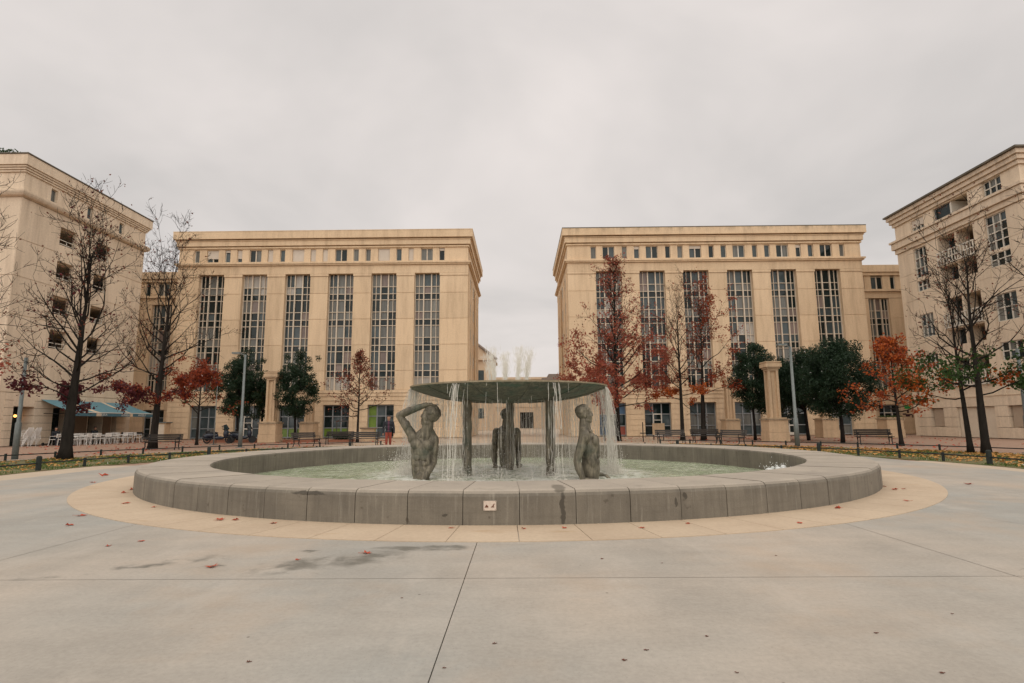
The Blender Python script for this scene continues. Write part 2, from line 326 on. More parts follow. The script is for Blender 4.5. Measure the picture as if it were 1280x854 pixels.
# ------------------------------------------------------------------ mesh helpers
class MB:
    def __init__(s): s.v = []; s.f = []; s.m = []
    def quad(s, *pts, mi=0):
        n = len(s.v); s.v += [tuple(p) for p in pts]; s.f.append(tuple(range(n, n+len(pts)))); s.m.append(mi); return s
    def box(s, x0, x1, y0, y1, z0, z1, mi=0):
        x0, x1 = min(x0, x1), max(x0, x1); y0, y1 = min(y0, y1), max(y0, y1); z0, z1 = min(z0, z1), max(z0, z1)
        n = len(s.v); s.v += [(x, y, z) for z in (z0, z1) for (x, y) in ((x0, y0), (x1, y0), (x1, y1), (x0, y1))]
        for q in ((3, 2, 1, 0), (4, 5, 6, 7), (0, 1, 5, 4), (1, 2, 6, 5), (2, 3, 7, 6), (3, 0, 4, 7)):
            s.f.append(tuple(n+i for i in q)); s.m.append(mi)
        return s
    def tube(s, pts, rads, k=6, mi=0, caps=True):
        rings = []
        for i, p in enumerate(pts):
            p = Vector(p); a = Vector(pts[max(i-1, 0)]); b = Vector(pts[min(i+1, len(pts)-1)]); d = (b-a)
            d = d.normalized() if d.length > 1e-9 else Vector((0, 0, 1))
            u = d.cross(Vector((0, 0, 1)) if abs(d.z) < .9 else Vector((1, 0, 0))).normalized(); w = d.cross(u)
            n = len(s.v); r = rads[i] if hasattr(rads, '__len__') else rads
            s.v += [tuple(p+u*(r*cos(2*pi*j/k))+w*(r*sin(2*pi*j/k))) for j in range(k)]; rings.append(n)
        for a, b in zip(rings, rings[1:]):
            for j in range(k):
                s.f.append((a+j, b+j, b+(j+1) % k, a+(j+1) % k)); s.m.append(mi)
        if caps:
            s.f.append(tuple(rings[0]+j for j in range(k))); s.m.append(mi)
            s.f.append(tuple(rings[-1]+k-1-j for j in range(k))); s.m.append(mi)
        return s
    def lathe(s, prof, n=32, a0=0., a1=2*pi, c=(0, 0, 0), mi=0, closed=False):
        full = abs(a1-a0-2*pi) < 1e-6; cols = n if full else n+1; st = len(s.v); k = len(prof)
        for i in range(cols):
            a = a0+(a1-a0)*i/n
            s.v += [(c[0]+r*cos(a), c[1]+r*sin(a), c[2]+z) for r, z in prof]
        for i in range(n):
            i2 = (i+1) % cols
            for j in range(k if closed else k-1):
                j2 = (j+1) % k
                s.f.append((st+i*k+j, st+i2*k+j, st+i2*k+j2, st+i*k+j2)); s.m.append(mi)
        if not full and closed:
            s.f.append(tuple(st+j for j in range(k))); s.m.append(mi)
            s.f.append(tuple(st+(cols-1)*k+k-1-j for j in range(k))); s.m.append(mi)
        return s
    def ball(s, c, r, n=10, h=6, mi=0):
        if not hasattr(r, '__len__'): r = (r, r, r)
        st = len(s.v); s.v.append((c[0], c[1], c[2]-r[2]))
        for i in range(1, h):
            t = -pi/2+pi*i/h
            for j in range(n):
                a = 2*pi*j/n; s.v.append((c[0]+r[0]*cos(t)*cos(a), c[1]+r[1]*cos(t)*sin(a), c[2]+r[2]*sin(t)))
        s.v.append((c[0], c[1], c[2]+r[2])); top = len(s.v)-1
        for j in range(n):
            s.f.append((st, st+1+(j+1) % n, st+1+j)); s.m.append(mi)
            for i in range(h-2):
                a = st+1+i*n; s.f.append((a+j, a+(j+1) % n, a+n+(j+1) % n, a+n+j)); s.m.append(mi)
            a = st+1+(h-2)*n; s.f.append((a+j, a+(j+1) % n, top)); s.m.append(mi)
        return s
    def mesh(s, name, mats, off=(0, 0, 0), smooth=False):
        me = bpy.data.meshes.new(name); ox, oy, oz = off
        me.from_pydata([(x-ox, y-oy, z-oz) for x, y, z in s.v], [], s.f)
        for mt in (mats if isinstance(mats, (list, tuple)) else [mats]): me.materials.append(MATS[mt])
        if any(s.m): me.polygons.foreach_set('material_index', s.m)
        if smooth: me.polygons.foreach_set('use_smooth', [True]*len(me.polygons))
        me.update(); return me
WO = {}
def worg(o): return WO.get(o.name, Vector((0, 0, 0))) if o else Vector((0, 0, 0))
def link(name, me, parent=None, origin=(0, 0, 0)):
    o = bpy.data.objects.new(name, me); COL.objects.link(o); WO[o.name] = Vector(origin)
    o.location = Vector(origin)-worg(parent)
    if parent: o.parent = parent
    return o
def part(name, mb, mats, parent=None, origin=None, smooth=False, kind=None):
    "mb holds world coordinates; the object's origin goes to `origin`"
    origin = Vector(origin) if origin is not None else worg(parent)
    o = link(name, mb.mesh(name, mats, origin, smooth), parent, origin)
    if kind: o['kind'] = kind
    return o
def tag(o, label, cat, group=None, kind=None):
    o['label'] = label; o['category'] = cat
    if group: o['group'] = group
    if kind: o['kind'] = kind
    return o
def thing(name, label, cat, loc=(0, 0, 0), group=None):
    o = bpy.data.objects.new(name, None); COL.objects.link(o); o.location = loc; WO[o.name] = Vector(loc); o.empty_display_size = .3
    return tag(o, label, cat, group)
def local_thing(name, label, cat, loc, rotz, parts, group=None):
    "parts: (name, MB in local coordinates, material, smooth)"
    t = thing(name, label, cat, loc, group); t.rotation_euler.z = rotz
    for p in parts:
        me = p[1].mesh(p[0], p[2], (0, 0, 0), len(p) > 3 and p[3]); o = bpy.data.objects.new(p[0], me); COL.objects.link(o); o.parent = t
    return t
def dup(root, loc, rotz=None, label=None):
    r = root.copy(); COL.objects.link(r); r.location = loc
    if rotz is not None: r.rotation_euler = (0, 0, rotz)
    if label: r['label'] = label
    for ch in list(root.children):
        c = ch.copy(); COL.objects.link(c); c.parent = r
        for g in ch.children:
            d = g.copy(); COL.objects.link(d); d.parent = c
    return r
BOXM = {}
def piece(name, parent, x0, x1, y0, y1, z0, z1, mat):
    "a box with shared mesh data, child of parent"
    x0, x1 = min(x0, x1), max(x0, x1); y0, y1 = min(y0, y1), max(y0, y1)
    key = (name, round(x1-x0, 3), round(y1-y0, 3), round(z1-z0, 3), mat)
    if key not in BOXM:
        BOXM[key] = MB().box(-(x1-x0)/2, (x1-x0)/2, -(y1-y0)/2, (y1-y0)/2, -(z1-z0)/2, (z1-z0)/2).mesh(name, mat)
    return link(name, BOXM[key], parent, ((x0+x1)/2, (y0+y1)/2, (z0+z1)/2))
RNG = random.Random(7)

# ------------------------------------------------------------------ ground
FC = (-.30, 17.32); RO, RI, RH, WL = 9.36, 7.9, .47, -.12
g = MB().lathe([(9.6, -.025), (14, -.025), (22, -.025), (45, -.025), (90, -.025), (300, -.025), (900, -.025)], 96, c=(*FC, 0))
o = part('ground', g, 'square_pavers'); o['kind'] = 'structure'
plaza = thing('plaza_pavement', 'grey concrete slabs of the square around the fountain', 'pavement'); plaza['kind'] = 'structure'
gx = [-13.3, -10.3, -5.4, -.5, 4.4, 9.3, 13.3]; gy = [-14.25, -9.35, -4.45, .45, 5.35, 10.25, 15.15, 20.05, 24.95, 29.85]
for i in range(6):
    for j in range(9):
        x0, x1, y0, y1 = gx[i]+.004, gx[i+1]-.004, gy[j]+.004, gy[j+1]-.004
        n = 16; mb = MB(); idx = {}
        inside = lambda x, y: (x-FC[0])**2+(y-FC[1])**2 < 9.75**2
        def vid(a, b):
            if (a, b) not in idx:
                idx[a, b] = len(mb.v); mb.v.append((x0+(x1-x0)*a/n, y0+(y1-y0)*b/n, 0))
            return idx[a, b]
        far = max((x-FC[0])**2+(y-FC[1])**2 for x in (x0, x1) for y in (y0, y1))
        if far < 10.3**2: continue
        near = [(a, b) for a in range(n) for b in range(n) if not inside(x0+(x1-x0)*(a+.5)/n, y0+(y1-y0)*(b+.5)/n)]
        if not near: continue
        if len(near) == n*n: mb.box(x0, x1, y0, y1, -.06, 0)
        else:
            for a, b in near:
                mb.f.append((vid(a, b), vid(a+1, b), vid(a+1, b+1), vid(a, b+1))); mb.m.append(0)
        part('paving_slab', mb, 'plaza_concrete', plaza, ((x0+x1)/2, (y0+y1)/2, 0))
# pale beige walks flanking the slabs
for s in (-1, 1):
    mb = MB().box(s*13.32, s*16.2, -14.2, 20, -.06, -.004)
    o = part('path', mb, 'path_beige'); o['kind'] = 'structure'
# beige apron ring round the basin, cast in segments
apron = thing('fountain_apron', 'ring of beige concrete round the fountain', 'pavement', (*FC, 0)); apron['kind'] = 'structure'
NA = 76
for k in range(NA):
    a0 = 2*pi*k/NA+.028; d = 2*pi/NA
    mb = MB().lathe([(9.2, .008), (10.42, .008), (10.42, -.03), (9.2, -.03)], 4, a0+.0005, a0+d-.0005, (*FC, 0), closed=True)
    part('apron_slab', mb, 'apron_concrete', apron)

# lawns: annular beds at both sides of the square, with litter, grass, kerbs
def annulus(name, r0, r1, a0, a1, z, th, mat, n=48):
    return part(name, MB().lathe([(r0, z-th), (r0, z), (r1, z), (r1, z-th)], n, a0, a1, (*FC, 0), closed=True), mat)
def polar(r, a): return (FC[0]+r*cos(a), FC[1]+r*sin(a))
LAWN = {-1: (radians(112), radians(200)), 1: (radians(-20), radians(66))}
def leaf_quad(mb, p, size, rng, flat=False):
    if flat:
        nrm = Vector((rng.gauss(0, .25), rng.gauss(0, .25), 1)).normalized()
    else:
        nrm = Vector((rng.gauss(0, 1), rng.gauss(0, 1), rng.gauss(0, 1)+.3)).normalized()
    t = nrm.orthogonal().normalized(); t = Matrix.Rotation(rng.random()*2*pi, 3, nrm) @ t; b = nrm.cross(t)
    s = size*rng.uniform(.65, 1.25); p = Vector(p)
    fold = nrm*(s*rng.uniform(.05, .25))
    mb.quad(p-t*s*.5, p+b*s*.34+fold, p+t*s*.55, p-b*s*.34+fold)
for s in (-1, 1):
    a0, a1 = LAWN[s]
    lw = annulus('lawn', 14.45, 20.7, a0, a1, .012, .05, 'lawn_soil'); lw['kind'] = 'structure'
    kb = annulus('kerb', 20.72, 21.25, a0, a1, .03, .08, 'kerb_stone'); kb['kind'] = 'structure'
    rng = random.Random(40+s); gb = MB(); lf = MB()
    for i in range(26000):
        a = rng.uniform(a0, a1); r = sqrt(rng.uniform(14.5**2, 20.6**2)); x, y = polar(r, a)
        if noise.noise(Vector((x*.55, y*.55, 3))) < (-.15 if s < 0 else -.05): continue
        h = rng.uniform(.03, .08); t = rng.random()*pi; w = .012
        gb.quad((x-w*cos(t), y-w*sin(t), .01), (x+w*cos(t), y+w*sin(t), .01), (x+rng.gauss(0, .02), y+rng.gauss(0, .02), .012+h))
    o = part('lawn_grass', gb, 'grass_blade'); tag(o, 'short grass of the lawn '+('beside the café terrace' if s < 0 else 'thick with yellow leaves'), 'grass', kind='stuff')
    n = 5600 if s > 0 else 1900
    for i in range(n):
        a = rng.uniform(a0, a1)
        r = 14.5+6.2*(rng.random()**(.55 if s > 0 else .8)); x, y = polar(r, a)
        if noise.noise(Vector((x*.4, y*.4, 9+s))) < -.12 and rng.random() < .75: continue
        leaf_quad(lf, (x, y, .03+rng.random()*.03), .14, rng, True)
    o = part('leaf_litter', lf, 'leaf_litter'); tag(o, 'fallen leaves lying over the '+('green lawn beside the café terrace' if s < 0 else 'lawn below the orange tree'), 'leaves', kind='stuff')
    # leaves blown over the paving behind
    lf = MB()
    for i in range(1500):
        x = s*rng.uniform(6, 33); y = rng.uniform(27, 52)
        if noise.noise(Vector((x*.25, y*.3, 5))) < .02: continue
        if (x-FC[0])**2+(y-FC[1])**2 < 21.3**2 and abs(x) > 8: continue
        leaf_quad(lf, (x, y, -.005+rng.random()*.02), .16, rng, True)
    o = part('leaf_litter', lf, 'leaf_fallen'); tag(o, 'red leaves blown over the paving', 'leaves', kind='stuff')
    o['label'] = 'red leaves blown over the paving by the '+('scooter and small conifer-shaped tree' if s < 0 else 'dark evergreens')

# ------------------------------------------------------------------ main blocks
ROWS = [(16.21, 14.93, 'T'), (14.93, 14.21, 'S'), (14.21, 13.6, 'D'), (13.6, 12.38, 'T'), (12.38, 11.6, 'S'), (11.6, 10.99, 'D'),
        (10.99, 9.78, 'T'), (9.78, 9.02, 'S'), (9.02, 8.42, 'D'), (8.42, 7.22, 'T'), (7.22, 6.49, 'S'), (6.49, 5.88, 'D'), (5.88, 4.6, 'T')]
def pane_mat(kind, state, rng):
    if kind == 'D': return 'glass_dark'
    return state
def bay_window(root, xc, hw, y, rows, rng):
    z1, z0 = rows[0][0], rows[-1][1]; org = (xc, y, z0); k = hw/1.27
    fr = MB()
    for x in (-hw+.03, hw-.03): fr.box(xc+x-.035, xc+x+.035, y-.06, y+.05, z0, z1)
    for x in (-.385*k, .385*k): fr.box(xc+x-.055, xc+x+.055, y-.11, y+.05, z0, z1)
    for x in (-.86*k, .86*k): fr.box(xc+x-.028, xc+x+.028, y-.05, y+.05, z0, z1)
    for (a, b, t) in rows[1:]: fr.box(xc-hw+.07, xc+hw-.07, y-.045, y+.045, a-.03, a+.03)
    w = part('window', fr, 'frame_cream', root, org)
    st = 'glass_dark'
    for (a, b, t) in rows:
        if t == 'T': base = rng.choice(['curtain_grey', 'curtain_grey', 'glass_dark', 'curtain_white', 'glass_blue', 'glass_blue', 'glass_dark', 'curtain_grey'])
        for c, (p, q) in enumerate(((-hw+.07, -.44*k), (-.33*k, .33*k), (.44*k, hw-.07))):
            s = base if rng.random() < .6 else rng.choice(['glass_dark', 'glass_dark', 'glass_blue', 'curtain_grey', 'pane_pink_reflection'])
            piece('pane', w, xc+p, xc+q, y+.06, y+.08, b+.035, a-.035, pane_mat(t, s, rng))
    return w
def attic_window(root, x0, x1, y, z0, z1, rng, double, shut=0.):
    fr = MB().box(x0, x0+.05, y-.03, y+.05, z0, z1).box(x1-.05, x1, y-.03, y+.05, z0, z1).box(x0+.05, x1-.05, y-.03, y+.05, z1-.06, z1).box(x0+.05, x1-.05, y-.03, y+.05, z0, z0+.06)
    if double: fr.box((x0+x1)/2-.05, (x0+x1)/2+.05, y-.03, y+.05, z0+.06, z1-.06)
    w = part('window', fr, 'frame_white' if rng.random() < .4 else 'frame_cream', root, ((x0+x1)/2, y, z0))
    mts = ['glass_dark', 'glass_blue', 'glass_blue', 'curtain_grey', 'glass_dark']
    if double:
        for a, b in ((x0+.05, (x0+x1)/2-.05), ((x0+x1)/2+.05, x1-.05)): piece('pane', w, a, b, y+.055, y+.075, z0+.06, z1-.06, rng.choice(mts))
    else: piece('pane', w, x0+.05, x1-.05, y+.055, y+.075, z0+.06, z1-.06, rng.choice(mts))
    if shut: piece('roller_shutter', w, x0+.03, x1-.03, y-.06, y-.035, z1-(z1-z0)*shut, z1-.02, 'shutter')
    return w
def shopfront(root, x0, x1, y, zt, rng, style):
    xc = (x0+x1)/2; fr = MB(); w = .05
    cols = 3; xs = [x0+(x1-x0)*i/cols for i in range(cols+1)]; zs = [.12, 1.0, 2.1, zt-.05]
    for i, x in enumerate(xs): fr.box(max(x0, x-w), min(x1, x+w), y-.06, y+.04, 0, zt)
    for z in zs: fr.box(x0+.05, x1-.05, y-.04, y+.03, z-.04, z+.04)
    s = part('shopfront', fr, 'frame_grey', root, (xc, y, 0))
    for i in range(cols):
        for j in range(3):
            mt = rng.choice(['glass_dark', 'glass_blue', 'glass_dark'])
            if style == 'lime' and j == 0: mt = 'lime_film'
            if style == 'limedoor' and i == 0: mt = 'lime_film'
            if style == 'posters' : mt = rng.choice(['poster_red', 'poster_blue', 'poster_grey', 'glass_dark', 'poster_red'])
            if style == 'blind' : mt = 'curtain_grey' if rng.random() < .5 else 'glass_blue'
            piece('pane', s, xs[i]+.05, xs[i+1]-.05, y+.04, y+.06, zs[j]+.04, zs[j+1]-.04, mt)
    if style == 'door':
        d = MB().box(xc-.42, xc-.34, y-.1, y-.06, .05, 2.15).box(xc+.34, xc+.42, y-.1, y-.06, .05, 2.15).box(xc-.34, xc+.34, y-.1, y-.06, 2.05, 2.15).box(xc-.34, xc+.34, y-.1, y-.06, .05, .3).box(xc-.34, xc+.34, y-.1, y-.06, .9, 1.0).box(xc-.34, xc+.34, y-.1, y-.06, 1.5, 1.56)
        part('door', d, 'frame_white', s, (xc, y, 0))
    if style == 'posters':
        part('lamp', MB().ball((xc-.5, y-.15, 2.55), .07), 'lamp_glow', s, (xc, y, 2.5))
    return s
def main_block(s):
    rng = random.Random(11 if s > 0 else 23)
    root = thing('apartment_block', 'long cream stone apartment block '+('with mould-stained coping, behind the burgundy tree' if s > 0 else 'with clean coping, behind the parked scooter and small evergreens'), 'building', (s*19.5, 55, 0))
    X0, X1, YF, YB = 4.95, 34.0, 55.0, 70.0
    B = lambda mb, a, b, c, d, e, f, mi=0: mb.box(s*a, s*b, c, d, e, f, mi)
    cen = [9.0+4.31*k for k in range(6)]; hw = 1.27
    part('wall', B(MB(), X0+.02, X1-.02, YF+.62, YB, 0, 20.2), 'facade', root)
    piers = []; e = X0
    for c in cen: piers.append((e, c-hw)); e = c+hw
    piers.append((e, X1))
    bk = MB()
    for a, b in piers: B(bk, a+.015, b-.015, YF+.045, YF+.61, 0, 16.2)
    part('pier_core', bk, 'facade', root)
    zj = [4.6, 6.49, 9.02, 11.6, 14.21, 15.93]
    for a, b in piers:
        for z0, z1 in zip(zj, zj[1:]):
            piece('wall_panel', root, s*(a+.004), s*(b-.004), YF, YF+.042, z0+.024, z1-.024, 'facade')
        piece('pier_capital', root, s*(a-.03), s*(b+.03), YF-.06, YF+.043, 15.95, 16.19, 'facade')
        nc = 7; hh = 3.56/nc
        for k in range(nc):
            piece('stone_course', root, s*(a+.004), s*(b-.004), YF-.03, YF+.043, .04+k*hh+.014, .04+(k+1)*hh-.014, 'facade')
    for c in cen: piece('lintel', root, s*(c-hw-.012), s*(c+hw+.012), YF-.028, YF+.6, 3.2, 3.58, 'facade')
    part('frieze', B(MB(), X0-.02, X1+.02, YF-.03, YB+.02, 16.21, 17.05), 'facade', root)
    sc = MB(); B(sc, X0-.08, X1+.08, YF-.08, YF+.6, 3.6, 3.98); B(sc, X0-.14, X1+.14, YF-.14, YF+.6, 4.0, 4.3); B(sc, X0-.2, X1+.2, YF-.2, YF+.6, 4.32, 4.585)
    part('string_course', sc, 'facade', root)
    B2 = lambda mb, pr, z0, z1: B(mb, X0-pr, X1+pr, YF-pr, YB+pr, z0, z1)
    bd = MB(); B2(bd, .2, 17.07, 17.2); B2(bd, .3, 17.205, 17.36)
    part('cornice_band', bd, 'facade', root)
    # attic storey
    wins = []
    for c in cen:
        wins.append((c-.6+.07, c+.6+.07, True))
        wins.append((c-1.71, c-1.16, False)); wins.append((c+1.4, c+1.92, False))
    wins.sort(); aw = MB(); e = X0
    for (a, b, d) in wins:
        B(aw, e, a, YF+.02, YF+.6, 17.365, 18.845); e = b
        B(aw, a, b, YF+.02, YF+.6, 17.365, 17.49); B(aw, a, b, YF+.02, YF+.6, 18.76, 18.845)
    B(aw, e, X1, YF+.02, YF+.6, 17.365, 18.845)
    part('attic_wall', aw, 'facade', root)
    for (a, b, d) in wins:
        shut = rng.choice([0, 0, 0, 0, 0, .25]) if s > 0 else rng.choice([0, 0, 0, 0, .96, .7, .2])
        attic_window(root, min(s*a, s*b), max(s*a, s*b), YF+.2, 17.49, 18.76, rng, d, shut)
    en = MB(); B2(en, .12, 18.85, 19.0); B2(en, -.06, 19.0, 19.1); B2(en, .24, 19.1, 19.6); B2(en, .32, 19.6, 19.67); B2(en, .04, 19.67, 19.78); B2(en, .48, 19.78, 20.5)
    part('entablature', en, 'facade_top' if s > 0 else 'facade', root)
    part('coping', B(MB(), X0-.5, X1+.5, YF-.5, YB+.5, 20.505, 20.58), 'coping' if s > 0 else 'facade', root)
    for i, c in enumerate(cen):
        bay_window(root, s*c, hw-.01, YF+.46, ROWS, rng)
        st = {1: ['posters', 'door', 'blind', 'blind', 'door', 'blind'], -1: [None, 'limedoor', 'lime', 'lime', 'door', 'blind']}[s][i]
        if st is None:
            for k in range(6): piece('stone_course', root, s*(c-hw-.003), s*(c+hw+.003), YF-.03, YF+.6, .04+k*3.56/7+.014, .04+(k+1)*3.56/7-.014, 'facade')
            continue
        shopfront(root, min(s*(c-hw), s*(c+hw)), max(s*(c-hw), s*(c+hw)), YF+.42, 3.18, rng, st)
    # return wall towards the axis: pilasters, slit windows, downpipe
    for y0 in (55.63, 59.0, 63.2, 67.2):
        piece('pilaster', root, s*(X0-.1), s*(X0+.015), y0, y0+1.1, 4.62, 16.2, 'facade')
    for (a, b, t) in ROWS:
        if t != 'T': continue
        for yc in (57.6, 61.6, 65.6):
            f = MB(); B(f, X0-.04, X0+.019, yc-.5, yc-.44, b, a); B(f, X0-.04, X0+.019, yc+.44, yc+.5, b, a); B(f, X0-.04, X0+.019, yc-.44, yc+.44, a-.06, a); B(f, X0-.04, X0+.019, yc-.44, yc+.44, b, b+.06)
            w = part('window', f, 'frame_cream', root, (s*X0, yc, b))
            piece('pane', w, s*(X0-.01), s*(X0+.018), yc-.44, yc+.44, b+.06, a-.06, 'glass_dark')
    part('downpipe', MB().tube([(s*(X0-.16), 63.0, .1), (s*(X0-.16), 63.0, 16.2)], .07, 8), 'facade', root)
    return root
for s in (1, -1): main_block(s)

def wing(s):
    rng = random.Random(5+s)
    root = thing('link_building', 'lower cream building linking the long block and the '+('block with balconies' if s > 0 else 'café block'), 'building', (s*40, 57, 0))
    B = lambda mb, a, b, c, d, e, f, mi=0: mb.box(s*a, s*b, c, d, e, f, mi)
    X0, X1, YF = 34.04, 48., 57.
    part('wall', B(MB(), X0, X1, YF+.5, 69, 0, 16.6), 'facade', root)
    bays = [(35.56, 37.65), (39.02, 39.62), (41.2, 43.3)]
    e = X0; bk = MB(); zj = [4.0, 6.49, 9.02, 11.6, 13.62]
    for (a, b) in bays+[(X1, None)]:
        B(bk, e, a, YF+.045, YF+.49, 0, 13.63)
        for z0, z1 in zip(zj, zj[1:]): piece('wall_panel', root, s*e, s*a, YF, YF+.042, z0+.014, z1-.014, 'facade')
        for k in range(7): piece('stone_course', root, s*e, s*a, YF-.02, YF+.042, .02+k*.56+.013, .02+(k+1)*.56-.013, 'facade')
        e = b
    part('pier_core', bk, 'facade', root)
    fz = MB(); B(fz, X0, X1, YF-.02, YF+.49, 13.65, 14.3); B(fz, X0, X1, YF-.2, YF+.49, 14.32, 14.55)
    part('frieze', fz, 'facade', root)
    wn = [(34.85, 35.35, False), (36.0, 37.2, True), (37.95, 38.45, False), (39.2, 39.75, False), (41.3, 42.5, True)]
    aw = MB(); e = X0
    for (a, b, d) in wn+[(X1, None, 0)]: piece('attic_pier', root, s*e, s*a, YF+.02, YF+.49, 14.56, 15.995, 'facade'); e = b
    for (a, b, d) in wn: attic_window(root, min(s*a, s*b), max(s*a, s*b), YF+.15, 14.56, 15.9, rng, d)
    en = MB(); B(en, X0-.0, X1, YF-.12, 69, 16.0, 16.3); B(en, X0, X1, YF-.25, 69, 16.33, 17.05); part('entablature', en, 'facade', root)
    rows = [r for r in ROWS if r[0] <= 13.61]
    for (a, b) in bays:
        if b-a > 1: bay_window(root, s*(a+b)/2, (b-a)/2-.01, YF+.3, rows, rng)
        else:
            f = MB(); 
            for q in [r[0] for r in rows]+[4.6]: B(f, a+.04, b-.04, YF+.22, YF+.3, q-.03, q+.03)
            B(f, a, a+.04, YF+.2, YF+.32, .3, 13.62); B(f, b-.04, b, YF+.2, YF+.32, .3, 13.62)
            w = part('window', f, 'frame_cream', root, (s*(a+b)/2, YF+.3, 4.6))
            for (p, q, t) in rows: piece('pane', w, s*(a+.04), s*(b-.04), YF+.31, YF+.33, q+.03, p-.03, rng.choice(['glass_dark', 'glass_blue', 'curtain_grey']))
            piece('pane', w, s*(a+.04), s*(b-.04), YF+.31, YF+.33, .3, 4.57, 'glass_dark')
        if b-a > 1:
            sp = MB(); B(sp, a, b, YF+.03, YF+.48, 2.9, 4.58); part('spandrel', sp, 'facade', root)
            shopfront(root, min(s*a, s*b), max(s*a, s*b), YF+.35, 2.88, rng, 'door')
    if s > 0:
        gm = MB().box(38.05, 38.65, YF-.035, YF-.021, 2.45, 2.85); part('painted_sign', gm, 'sign_green', root)
        gm = MB()
        for (x, z, w, h) in ((38.0, 1.95, .35, .14), (38.3, 1.83, .4, .22), (38.6, 1.9, .25, .1), (37.75, 2.2, .14, .1), (38.78, 1.75, .1, .3), (38.35, 2.2, .2, .3)): gm.box(x-w/2, x+w/2, YF-.034, YF-.021, z-h/2, z+h/2)
        part('graffiti', gm, 'sign_dark', root)
for s in (1, -1): wing(s)

# ------------------------------------------------------------------ side block with balconies (right)
def grid_window(root, X, y0, y1, z0, z1, cols, rows, s, rng, mat='frame_white', depth=.16):
    "window in a wall facing the axis: s = side of the square"
    fr = MB(); xi = X+s*depth
    xa, xb = xi-.04, xi+.04
    for i in range(cols+1):
        y = y0+(y1-y0)*i/cols; t = .05 if i in (0, cols) else .035
        fr.box(xa, xb, max(y0, y-t), min(y1, y+t), z0, z1)
    for j in range(rows+1):
        z = z0+(z1-z0)*j/rows; fr.box(xa+.003, xb-.003, y0+.05, y1-.05, max(z0, z-.035), min(z1, z+.035))
    w = part('window', fr, mat, root, (xi, (y0+y1)/2, z0))
    for i in range(cols):
        for j in range(rows):
            mt = rng.choice(['glass_dark', 'glass_dark', 'glass_blue', 'curtain_grey'])
            piece('pane', w, xi+s*.045, xi+s*.06, y0+(y1-y0)*i/cols+.04, y0+(y1-y0)*(i+1)/cols-.04, z0+(z1-z0)*j/rows+.036, z0+(z1-z0)*(j+1)/rows-.036, mt)
    return w
def wall_column(mb, X, s, th, y0, y1, z0, z1, holes):
    "fill a strip of wall between openings"
    z = z0
    for (a, b) in sorted(holes):
        if a > z: mb.box(X, X+s*th, y0, y1, z, a)
        z = b
    if z1 > z: mb.box(X, X+s*th, y0, y1, z, z1)
